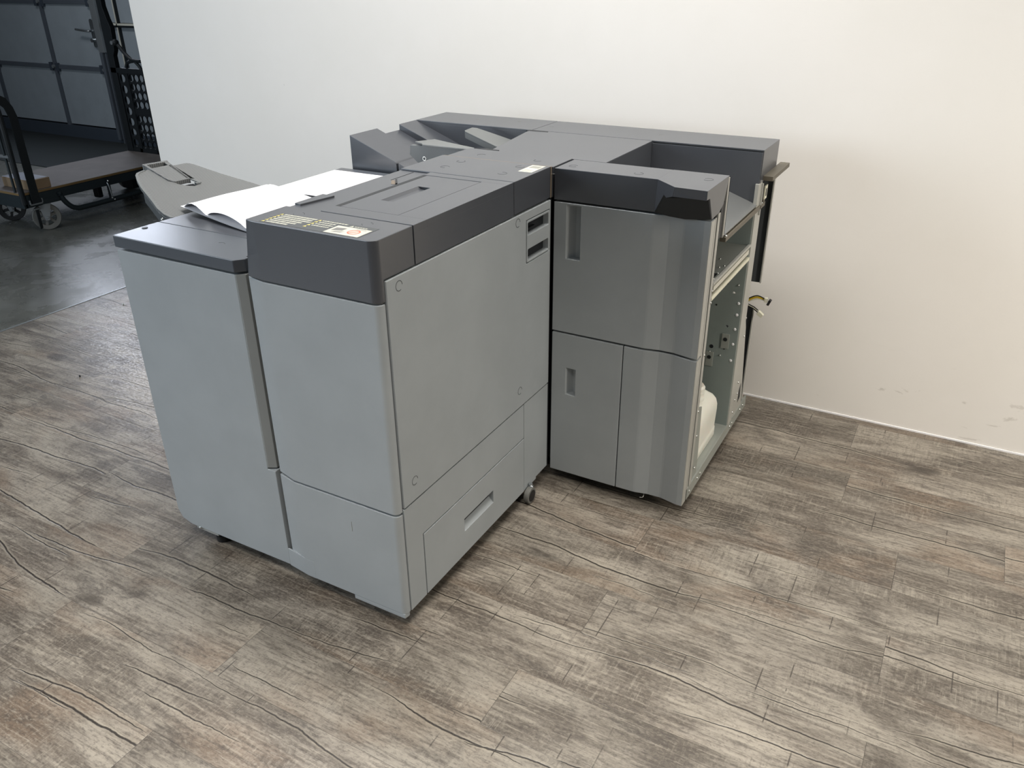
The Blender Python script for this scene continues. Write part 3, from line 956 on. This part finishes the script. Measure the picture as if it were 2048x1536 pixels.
for v_ in bm2.verts:
    v_.co.z += 1.012 - (v_.co.x + 0.535) * 0.26
obj('paper_lever', [bm, bm2], 'tray_plastic', C, bev=0.0015)
# right well: sheet metal slide, front flange
obj('metal_slide', prism([(XR, 0.8700), (0.360, 0.9080), (0.108, 0.9080), (0.108, 0.905), (0.360, 0.905), (XR, 0.8670)], 'y', 0.935, 1.3125), 'brushed', C)
obj('well_flange', [box(0.456, XR, 0.931, 0.948, 0.866, 1.030), box(0.300, XR, 0.944, 0.948, 0.872, 1.030)], 'steel', C)
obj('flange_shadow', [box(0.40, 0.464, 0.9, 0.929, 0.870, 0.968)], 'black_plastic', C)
r1 = obj('guide_rail', [box(0.455, 0.472, 0.952, 1.405, 0.848, 0.862), box(0.457, 0.470, 1.385, 1.405, 0.855, 0.868)], 'rail', C, bev=0.001)
for yy in (0.965, 1.375):
    obj('screw', ball((0.468, yy, 0.862), 0.004), 'screw', r1)
obj('guide_rail', box(0.466, 0.497, 1.352, 1.590, 0.938, 0.952), 'rail', C, bev=0.001)
# open right side: sheet metal frame
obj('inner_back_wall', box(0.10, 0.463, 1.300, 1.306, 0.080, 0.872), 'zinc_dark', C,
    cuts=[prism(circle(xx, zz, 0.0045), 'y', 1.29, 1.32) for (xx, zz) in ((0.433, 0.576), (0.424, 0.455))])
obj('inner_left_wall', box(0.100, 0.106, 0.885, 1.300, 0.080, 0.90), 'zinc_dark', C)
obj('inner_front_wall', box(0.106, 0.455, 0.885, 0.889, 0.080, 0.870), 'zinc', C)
obj('base_plate', [box(0.10, 0.462, 0.880, 1.500, 0.070, 0.080), box(0.460, XR, 0.852, 1.562, 0.038, 0.080)], 'zinc', C, bev=0.0008)
obj('front_post', [box(0.452, XR, 0.866, 0.887, 0.080, 0.948), box(0.463, XR, 0.842, 0.853, 0.080, 0.942), box(0.4450, 0.458, 0.852, 0.870, 0.080, 0.948)], 'steel', C, bev=0.0008)
obj('post_slot', [box(0.4592, 0.4632, 0.853, 0.866, 0.080, 0.945)], 'black_plastic', C)
obj('gusset_plate', prism([(0.887, 0.080), (0.955, 0.080), (0.955, 0.12), (0.938, 0.33), (0.887, 0.345)], 'x', 0.458, 0.462), 'zinc', C)
obj('rear_post', [box(0.456, XR, 1.306, 1.352, 0.080, 0.935), box(0.463, XR, 1.352, 1.378, 0.40, 0.90)], 'steel', C, bev=0.0008)
obj('rear_gusset', prism([(1.350, 0.080), (1.490, 0.080), (1.480, 0.13), (1.405, 0.42), (1.380, 0.47), (1.350, 0.48)], 'x', 0.4605, 0.4645), 'steel', C, bev=0.0008)
for (yy, zz) in ((0.872, 0.060), (0.955, 0.060), (0.985, 0.062), (1.335, 0.060), (1.362, 0.062), (1.475, 0.062), (1.51, 0.064)):
    obj('screw', ball((0.468, yy, zz), 0.0050, (0.6, 1, 1)), 'screw', C)
for (yy, zz) in ((0.878, 0.530), (0.880, 0.342), (0.893, 0.250), (0.910, 0.125), (0.885, 0.725), (0.884, 0.690)):
    obj('screw', ball((0.4665, yy, zz), 0.0048, (0.7, 1, 1)), 'screw', C)
for (yy, zz) in ((1.378, 0.465), (1.385, 0.395), (1.395, 0.21), (1.398, 0.165), (1.372, 0.15), (1.36, 0.105)):
    obj('screw', ball((0.4660, yy, zz), 0.0045, (0.7, 1, 1)), 'screw', C)
obj('frame_slot', [prism([(1.425, 0.115), (1.455, 0.125), (1.445, 0.185), (1.425, 0.165)], 'x', 0.4640, 0.4652)], 'black_plastic', C)
cp = obj('wall_clip', [box(0.4645, 0.472, 1.345, 1.352, 0.83, 0.93)], 'steel', C)
obj('connector_clip', [box(0.465, 0.470, 1.395, 1.425, 0.868, 0.912)], 'connector', C, bev=0.001)
obj('connector_hole', [box(0.4696, 0.4706, 1.402, 1.417, 0.878, 0.902)], 'black_plastic', C)
# small screws and plates on the inner wall
for (xx, zz) in ((0.424, 0.408), (0.376, 0.332)):
    cp = obj('wall_clip', box(xx - 0.013, xx + 0.013, 1.2965, 1.3005, zz - 0.034, zz + 0.020), 'zinc', C, bev=0.0008)
    obj('clip_hole', cyl((xx, 1.2950, zz), (xx, 1.2972, zz), 0.0068), 'black_plastic', cp)
for (xx, zz) in ((0.445, 0.605), (0.375, 0.352), (0.412, 0.345)):
    obj('screw', ball((xx, 1.2995, zz), 0.0035), 'screw', C)
for q_ in [cyl((0.379, 1.2990, 0.372), (0.379, 1.3002, 0.372), 0.0068), cyl((0.408, 1.2990, 0.605), (0.408, 1.3002, 0.605), 0.003), cyl((0.380, 1.2990, 0.525), (0.380, 1.3002, 0.525), 0.003), cyl((0.423, 1.2990, 0.372), (0.423, 1.3002, 0.372), 0.003)]:
    obj('round_hole', q_, 'black_plastic', C)
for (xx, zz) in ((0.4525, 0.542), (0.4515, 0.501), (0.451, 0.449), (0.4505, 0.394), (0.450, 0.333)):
    obj('lit_hole', ball((xx, 1.3000, zz), 0.0052, (1, 0.4, 1)), 'paper', C)  # white discs standing in for light shining through holes in the wall
# shelf with white front strip
sh = obj('metal_shelf', box(0.108, 0.4655, 0.892, 1.298, 0.738, 0.742), 'zinc', C)
obj('shelf_edge', [box(0.458, XR, 0.893, 1.305, 0.737, 0.745)], 'steel', sh, bev=0.0008)
obj('white_strip', box(0.459, 0.4655, 0.905, 1.292, 0.716, 0.7315), 'sticker', sh, bev=0.0005)
obj('shelf_channel', [box(0.30, 0.463, 0.890, 1.300, 0.697, 0.7005), box(0.4585, XR + 0.001, 0.888, 1.300, 0.694, 0.7035)], 'connector', sh)
obj('shelf_slot', box(0.436, 0.452, 0.93, 0.985, 0.7418, 0.7430), 'black_plastic', sh)
for (xx, yy) in ((0.44, 1.04), (0.42, 1.12), (0.452, 0.985), (0.456, 0.93), (0.45, 1.06)):
    obj('screw', ball((xx, yy, 0.743), 0.0034), 'screw', sh)
# dark back covers reaching past the frame
obj('upper_back_cover', [box(-0.30, 0.466, 1.528, 1.534, 0.545, 0.935)], 'label_dark', C)
obj('back_cover_edge', [box(0.466, 0.470, 1.520, 1.534, 0.545, 0.935), box(0.456, 0.460, 1.520, 1.534, 0.020, 0.452)], 'steel', C)
obj('lower_back_cover', [box(-0.60, 0.456, 1.528, 1.534, 0.020, 0.452)], 'label_dark', C)
for xx in (-0.5, 0.05, 0.38):
    for yy in (1.0, 1.42):
        obj('levelling_foot', [cyl((xx, yy, 0), (xx, yy, 0.016), 0.022), cyl((xx, yy, 0.016), (xx, yy, 0.056), 0.008)], 'rubber', C)
# loose cables at the back corner
for i, (dz, mt) in enumerate(((0.004, 'wire_black'), (0.0, 'wire_yellow'), (-0.004, 'wire_yellow'), (-0.009, 'connector'))):
    obj('cable', tube([(0.420, 1.50, 0.466 + dz), (0.445, 1.50, 0.490 + dz), (0.470, 1.50, 0.502 + dz), (0.497, 1.50, 0.497 + dz * 0.4)], 0.0019, 8), mt, C)
pg = obj('cable_plug', [box(0.4955, 0.5060, 1.494, 1.506, 0.487, 0.503)], 'connector', C, bev=0.001)
obj('plug_socket', prism([(0.505, 0.4800), (0.513, 0.478), (0.520, 0.496), (0.512, 0.500)], 'y', 1.492, 1.508), 'wire_black', pg)
for dz, mt in ((0.004, 'wire_black'), (0.0, 'connector'), (-0.004, 'wire_black')):
    obj('cable', tube([(0.440, 1.51, 0.462 + dz), (0.460, 1.51, 0.455 + dz), (0.476, 1.51, 0.445 + dz)], 0.0017, 8), mt, C)
obj('cable_plug', prism([(0.473, 0.437), (0.492, 0.425), (0.499, 0.436), (0.481, 0.450)], 'y', 1.500, 1.515), 'connector', C, bev=0.001)

# ================================================================== plastic bottle inside the open frame
bt = thing('plastic_bottle', 'empty white plastic bottle standing on the bottom plate of the open machine', 'bottle', (0.385, 1.11, 0.08))
lay = [(0.000, 0.92), (0.004, 1.0), (0.034, 1.0), (0.038, 0.975), (0.046, 0.975), (0.105, 1.0), (0.125, 0.99), (0.145, 0.93), (0.165, 0.80), (0.182, 0.62), (0.198, 0.46)]
bm = bmesh.new()
rings = []
for z_, s_ in lay:
    cyy = 1.115 + (1 - s_) * -0.02
    pts = rrect(0.386 - 0.058 * s_, 0.386 + 0.058 * s_, cyy - 0.118 * s_, cyy + 0.118 * s_, 0.024 * s_, 5)
    rings.append([bm.verts.new((p[0], p[1], 0.0805 + z_)) for p in pts])
for a_, b_ in zip(rings, rings[1:]):
    n_ = len(a_)
    for i in range(n_):
        bm.faces.new((a_[i], a_[(i + 1) % n_], b_[(i + 1) % n_], b_[i]))
bm.faces.new(rings[0])
bm.faces.new(rings[-1])
bmesh.ops.recalc_face_normals(bm, faces=bm.faces)
obj('bottle_body', bm, 'bottle', bt, smooth=50)
obj('bottle_neck', lathe([(0.034, 0.0), (0.033, 0.012), (0.029, 0.016), (0.029, 0.022), (0.033, 0.024), (0.033, 0.029), (0.029, 0.031), (0.029, 0.036), (0.0335, 0.038), (0.0335, 0.044), (0.030, 0.046), (0.028, 0.052), (0.022, 0.052)], (0.394, 1.085, 0.274)), 'bottle', bt, smooth=50)

# ================================================================== papers on the stacker lid


def sheet(name, label, x0, x1, y0, y1, z0, curl=None, rot=0.0, th=0.0012, n=28, group=None, zf=None):
    """a sheet as a thin curved solid; zf(u,v) gives height above z0"""
    bm = bmesh.new()
    g = []
    cx, cy = (x0 + x1) / 2, (y0 + y1) / 2
    for i in range(n + 1):
        rowv = []
        for j in range(n + 1):
            u, v = i / n, j / n
            x, y = x0 + (x1 - x0) * u, y0 + (y1 - y0) * v
            dx, dy = x - cx, y - cy
            x, y = cx + dx * math.cos(rot) - dy * math.sin(rot), cy + dx * math.sin(rot) + dy * math.cos(rot)
            rowv.append(bm.verts.new((x, y, z0 + (zf(u, v) if zf else 0))))
        g.append(rowv)
    for i in range(n):
        for j in range(n):
            bm.faces.new((g[i][j], g[i + 1][j], g[i + 1][j + 1], g[i][j + 1]))
    r_ = bmesh.ops.extrude_face_region(bm, geom=list(bm.faces))
    vs = [e for e in r_['geom'] if isinstance(e, bmesh.types.BMVert)]
    bmesh.ops.translate(bm, vec=(0, 0, th), verts=vs)
    bmesh.ops.recalc_face_normals(bm, faces=bm.faces)
    o = obj(name, bm, 'paper', smooth=60)
    return tag(o, label, 'paper', group)


sheet('paper_sheet', 'large white paper sheet lying flat at the back of the stacker lid', -0.845, -0.395, 0.560, 0.868, 0.9335, zf=lambda u, v: 0.0004 + 0.004 * (1 - v) ** 2 * u ** 2)


def hb(x, g):
    """height of the pile's underside: left near corner lifted off the lid"""
    t = max(0.0, min(1.0, (-0.575 - x) / 0.29))
    return 0.9340 + 0.016 * t ** 1.3 * (1 - 0.55 * g)


def leaf(name, label, xa, xb, lens_l, lens_h, lift, closed=True):
    """paper leaf lying on the pile; its left edge rolled over into a flat loop that opens towards the viewer"""
    low, up = [], []
    k = 22
    for i in range(k + 1):
        f = i / k
        low.append((xb + (xa - xb) * f, 0.0, 0.0))
    if closed:
        n = 5
        for i in range(1, n):
            t = math.pi * i / n
            low.append((xa - 0.003 * math.sin(t), (1 - math.cos(t)) / 2, 0.0))
        for i in range(k + 1):
            f = i / k
            x = xa + (xb - xa) * f
            q = (x - xa) / lens_l
            bulge = math.sin(math.pi * min(1, q)) ** 0.7 if q < 1 else 0.0
            up.append((x, 1.0, bulge))
    prof_ = low + up
    bm = bmesh.new()
    rows = []
    m_ = 14
    for j in range(m_ + 1):
        g = j / m_
        row_ = []
        for x, s_, bl in prof_:
            ya = 0.190 + 0.20 * (-0.56 - x)
            yb = 0.500 + 0.33 * (-0.615 - x)
            y = ya + (yb - ya) * g
            z = hb(x, g) + lift + s_ * 0.0022 + bl * lens_h * (1 - 0.8 * g ** 0.7) + 0.0012 * math.sin(7 * g + 9 * x)
            row_.append(bm.verts.new((x, y, z)))
        rows.append(row_)
    for a_, b_ in zip(rows, rows[1:]):
        for i in range(len(a_) - 1):
            bm.faces.new((a_[i], a_[i + 1], b_[i + 1], b_[i]))
    bmesh.ops.recalc_face_normals(bm, faces=bm.faces)
    bmesh.ops.solidify(bm, geom=list(bm.faces), thickness=0.0006)
    bmesh.ops.recalc_face_normals(bm, faces=bm.faces)
    return tag(obj(name, bm, 'paper', smooth=60), label, 'paper')


leaf('paper_sheet', 'bottom white paper sheet of the front pile, its left corner lifted off the lid', -0.880, -0.400, 0.1, 0.0, 0.0006, closed=False)
leaf('paper_sheet', 'white paper sheet with rolled left edge, leftmost loop of the front pile', -0.858, -0.400, 0.095, 0.0165, 0.0026)
leaf('paper_sheet', 'white paper sheet on top of the front pile, curling open beside the tall unit', -0.742, -0.398, 0.170, 0.0175, 0.0066)

# ================================================================== platform trolley in the hall
T = thing('platform_trolley', 'dark steel platform trolley with plywood deck and mesh end, by the hall door', 'trolley', (-4.58, 2.40, 0.0))
TX0, TX1, TY0, TY1 = -4.89, -4.285, 1.76, 3.07
dk = obj('deck', box(TX0, TX1, TY0, TY1, 0.256, 0.272), 'ply_top', T, bev=0.0015)
obj('deck_edge', [box(TX1, TX1 + 0.004, TY0, TY1, 0.257, 0.270), box(TX0, TX1, TY0 - 0.004, TY0, 0.257, 0.270)], 'ply_edge', dk)
obj('side_beam', [box(TX1 - 0.03, TX1, TY0, TY1, 0.195, 0.256)], 'frame_green', T, bev=0.006)
obj('side_beam', [box(TX0, TX0 + 0.03, TY0, TY1, 0.195, 0.256)], 'frame_green', T, bev=0.006)
obj('end_beam', [box(TX0, TX1, TY0, TY0 + 0.03, 0.170, 0.256)], 'frame_green', T, bev=0.004)
obj('end_beam', [box(TX0, TX1, TY1 - 0.03, TY1, 0.170, 0.256)], 'frame_green', T, bev=0.004)
obj('caster_plate', box(-4.37, -4.285, 1.77, 2.02, 0.172, 0.200), 'frame_green', T, bev=0.003)
bump_ = obj('bumper_loop', [tube([(-4.28, 2.01, 0.235), (-4.28, 2.04, 0.16), (-4.28, 2.10, 0.105), (-4.28, 2.20, 0.095), (-4.28, 2.60, 0.100), (-4.28, 2.85, 0.105), (-4.28, 2.95, 0.14), (-4.28, 3.00, 0.235)], 0.017)], 'frame_green', T)
obj('bumper_bracket', [box(-4.285, -4.268, 2.372, 2.392, 0.085, 0.245)], 'black_steel', bump_, bev=0.002)
for (yy, zz) in ((2.378, 0.232), (2.384, 0.112), (2.40, 0.098)):
    obj('screw', ball((-4.265, yy, zz), 0.007), 'screw', bump_)
obj('brake_handle', [tube([(-4.272, 2.372, 0.222), (-4.262, 2.376, 0.19), (-4.262, 2.382, 0.12)], 0.005)], 'chrome', bump_)
obj('underframe_box', box(-4.52, -4.40, 2.66, 2.80, 0.10, 0.25), 'black_steel', T, bev=0.01)
obj('underframe_strut', box(-4.44, -4.38, 2.36, 2.40, 0.10, 0.25), 'black_steel', T, bev=0.01)


def make_wheel(x, y, grey=True, ang=0.0, name='wheel'):
    """wheel with five spokes, steel fork above"""
    r = 0.087
    parts = []
    bm = bmesh.new()
    n = 40
    prof_ = [(r - 0.030, -0.016), (r - 0.004, -0.018), (r, -0.010), (r, 0.010), (r - 0.004, 0.018), (r - 0.030, 0.016)]
    rg = []
    for k in range(n):
        t = 2 * math.pi * k / n
        rg.append([bm.verts.new((px_, pr * math.cos(t), pr * math.sin(t))) for pr, px_ in prof_])
    for k in range(n):
        a_, b_ = rg[k], rg[(k + 1) % n]
        for i in range(len(prof_)):
            j = (i + 1) % len(prof_)
            bm.faces.new((a_[i], a_[j], b_[j], b_[i]))
    bmesh.ops.recalc_face_normals(bm, faces=bm.faces)
    parts.append(bm)
    for k in range(6):
        t = 2 * math.pi * k / 6 + 0.3
        b = box(-0.010, 0.010, 0.018, r - 0.028, -0.008, 0.008)
        bmesh.ops.transform(b, matrix=Matrix.Rotation(t, 4, 'X'), verts=b.verts)
        parts.append(b)
    parts.append(cyl((-0.018, 0, 0), (0.018, 0, 0), 0.026))
    for p_ in parts:
        bmesh.ops.rotate(p_, cent=(0, 0, 0), matrix=Matrix.Rotation(ang, 3, 'Z'), verts=p_.verts)
        bmesh.ops.translate(p_, vec=(x, y, r), verts=p_.verts)
    wh = obj('wheel', parts, 'wheel_grey' if grey else 'rubber', T)
    fk = []
    for sgn in (-1, 1):
        b = prism([(-0.036, 0.085), (-0.013, -0.020), (0.013, -0.020), (0.038, 0.085)], 'x', sgn * 0.027 - 0.002, sgn * 0.027 + 0.002)
        fk.append(b)
    fk.append(box(-0.032, 0.032, -0.04, 0.04, 0.082, 0.088))
    fk.append(cyl((-0.034, 0, 0), (0.034, 0, 0), 0.009))
    for p_ in fk:
        bmesh.ops.rotate(p_, cent=(0, 0, 0), matrix=Matrix.Rotation(ang, 3, 'Z'), verts=p_.verts)
        bmesh.ops.translate(p_, vec=(x, y, r), verts=p_.verts)
    obj('wheel_fork', fk, 'alu', wh, bev=0.001)
    return wh


make_wheel(-4.31, 1.905, True, math.radians(-28))
make_wheel(-4.74, 1.93, False, math.radians(-35))
make_wheel(-4.33, 2.95, True, 0.0)
make_wheel(-4.84, 2.95, True, 0.0)
# near end frame: posts with rounded shoulders
ef = obj('end_frame', [tube([(-4.285, 1.765, 0.20), (-4.285, 1.765, 0.40), (-4.285, 1.765, 0.74), (-4.31, 1.765, 0.84), (-4.38, 1.765, 0.90), (-4.50, 1.765, 0.92), (-4.70, 1.765, 0.92), (-4.86, 1.765, 0.86), (-4.885, 1.765, 0.74), (-4.885, 1.765, 0.20)], 0.017)], 'black_steel', T)
for q_ in [cyl((-4.35 - i * 0.11, 1.765, 0.26), (-4.35 - i * 0.11, 1.765, 0.88), 0.008) for i in (0, 2, 4)]:
    obj('upright_rod', q_, 'frame_green', ef)
obj('cross_rod', cyl((-4.885, 1.765, 0.5), (-4.285, 1.765, 0.5), 0.010), 'alu', ef)
# far end: tall post, mesh panel with round holes, curved brace
fp_ = obj('corner_post', [prism([(-4.892, 0.16), (-4.825, 0.16), (-4.825, 0.98), (-4.80, 1.02), (-4.79, 1.18), (-4.815, 1.24), (-4.835, 1.32), (-4.835, 1.75), (-4.892, 1.75)], 'y', 3.045, 3.085)], 'black_steel', T, bev=0.004)
obj('top_brace', [tube([(-4.775, 3.055, 1.075), (-4.74, 3.055, 1.04), (-4.68, 3.055, 0.985), (-4.62, 3.055, 0.955), (-4.50, 3.055, 0.962), (-4.40, 3.055, 1.04), (-4.36, 3.055, 1.10)], 0.014),
                  tube([(-4.715, 3.055, 0.90), (-4.69, 3.055, 0.935), (-4.62, 3.055, 0.95)], 0.012),
                  tube([(-4.60, 3.055, 0.945), (-4.565, 3.055, 0.915), (-4.55, 3.055, 0.89)], 0.012), ball((-4.775, 3.05, 1.075), 0.026)], 'black_steel', fp_)
obj('pivot_cap', cyl((-4.775, 3.015, 1.075), (-4.775, 3.03, 1.075), 0.014), 'alu', fp_)


def mesh_panel(x0, x1, z0, z1, y0, y1, pitch, hole):
    """plate with a staggered grid of round holes"""
    bm = bmesh.new()
    nx = max(1, round((x1 - x0) / pitch))
    nz_ = max(1, round((z1 - z0) / pitch))
    sx, sz = (x1 - x0) / nx, (z1 - z0) / nz_
    N = 16
    for i in range(nx):
        for j in range(nz_):
            cx, cz = x0 + (i + 0.5) * sx, z0 + (j + 0.5) * sz
            hr = hole / 2
            sq, cr = [], []
            for k in range(N):
                t = 2 * math.pi * k / N + math.pi / 4
                c_, s_ = math.cos(t), math.sin(t)
                q = max(abs(c_), abs(s_))
                sq.append((cx + c_ / q * sx / 2, cz + s_ / q * sz / 2))
                cr.append((cx + hr * c_, cz + hr * s_))
            V = {}
            for nm, lst in (('s', sq), ('c', cr)):
                for yv in (y0, y1):
                    V[nm, yv] = [bm.verts.new((p[0], yv, p[1])) for p in lst]
            for k in range(N):
                k2 = (k + 1) % N
                for yv in (y0, y1):
                    bm.faces.new((V['s', yv][k], V['s', yv][k2], V['c', yv][k2], V['c', yv][k]))
                bm.faces.new((V['c', y0][k], V['c', y0][k2], V['c', y1][k2], V['c', y1][k]))
    bmesh.ops.remove_doubles(bm, verts=bm.verts, dist=0.0004)
    bmesh.ops.recalc_face_normals(bm, faces=bm.faces)
    return bm


mp = obj('mesh_panel', [mesh_panel(-4.825, -4.745, 0.30, 0.86, 3.055, 3.065, 0.080, 0.058),
                        mesh_panel(-4.715, -4.545, 0.30, 0.56, 3.055, 3.065, 0.058, 0.052), mesh_panel(-4.715, -4.545, 0.60, 0.86, 3.055, 3.065, 0.058, 0.052),
                        mesh_panel(-4.51, -4.31, 0.30, 0.86, 3.055, 3.065, 0.058, 0.052),
                        box(-4.745, -4.715, 3.05, 3.07, 0.27, 0.89), box(-4.545, -4.51, 3.05, 3.07, 0.27, 0.89),
                        box(-4.89, -4.285, 3.045, 3.075, 0.86, 0.895), box(-4.89, -4.285, 3.05, 3.07, 0.272, 0.30), box(-4.715, -4.545, 3.052, 3.068, 0.56, 0.60),
                        box(-4.32, -4.285, 3.04, 3.08, 0.27, 0.89)], 'black_steel', T)

# strap hanging over the near end of the trolley
stp = thing('tension_strap', 'black webbing strap with silver hook hanging down the near end of the trolley', 'strap', (-4.262, 1.83, 0.0))
obj('webbing', [prism([(1.805, 0.20), (1.860, 0.20), (1.858, 0.74), (1.845, 0.80), (1.815, 0.855), (1.76, 0.89), (1.76, 0.83), (1.79, 0.80), (1.805, 0.74)], 'x', -4.262, -4.256),
                prism([(1.812, 0.165), (1.832, 0.165), (1.830, 0.035), (1.812, 0.03)], 'x', -4.262, -4.256)], 'black_steel', stp)
obj('hook', [box(-4.266, -4.252, 1.785, 1.875, 0.190, 0.200), box(-4.266, -4.252, 1.785, 1.792, 0.190, 0.225), box(-4.266, -4.252, 1.868, 1.875, 0.190, 0.225), box(-4.266, -4.252, 1.800, 1.850, 0.158, 0.166)], 'chrome', stp, bev=0.002)

cb = thing('cardboard_box', 'small brown cardboard box with glossy film on top, on the trolley deck', 'box', (-4.45, 1.93, 0.272))
obj('carton', box(-4.60, -4.300, 1.845, 1.985, 0.2725, 0.335), 'cardboard', cb, bev=0.002)
obj('film_wrap', box(-4.60, -4.315, 1.850, 1.980, 0.3345, 0.3375), 'film', cb)

# second cart just behind, partly outside the frame
H = thing('tool_cart', 'dark folding cart with silver rods and black wheel, at the left edge behind the strap', 'trolley', (-5.05, 1.62, 0.0))
obj('cart_frame', [box(-4.98, -4.93, 1.45, 1.50, 0.18, 0.95), box(-5.25, -4.93, 1.45, 1.72, 0.16, 0.20)], 'black_steel', H, bev=0.004)
obj('cart_rod', [cyl((-4.92, 1.55 + i * 0.06, 0.2), (-4.92, 1.55 + i * 0.06, 0.75), 0.006) for i in range(3)], 'chrome', H)
obj('cart_wheel', cyl((-5.0, 1.6, 0.08), (-4.96, 1.6, 0.08), 0.08, 28), 'rubber', H, bev=0.004)
obj('cart_plate', box(-4.93, -4.92, 1.50, 1.66, 0.19, 0.30), 'alu', H)

# crumbs on the plank floor
for (xx, yy, c_, lab) in ((-2.66, 1.20, 'screw', 'tiny shiny metal screw lying on the plank floor by the concrete edge'),
                          (-2.10, 0.55, 'black_steel', 'tiny dark crumb lying on the plank floor left of the stacker')):
    tag(obj('debris', ball((xx, yy, 0.004), 0.004), c_), lab, 'debris')
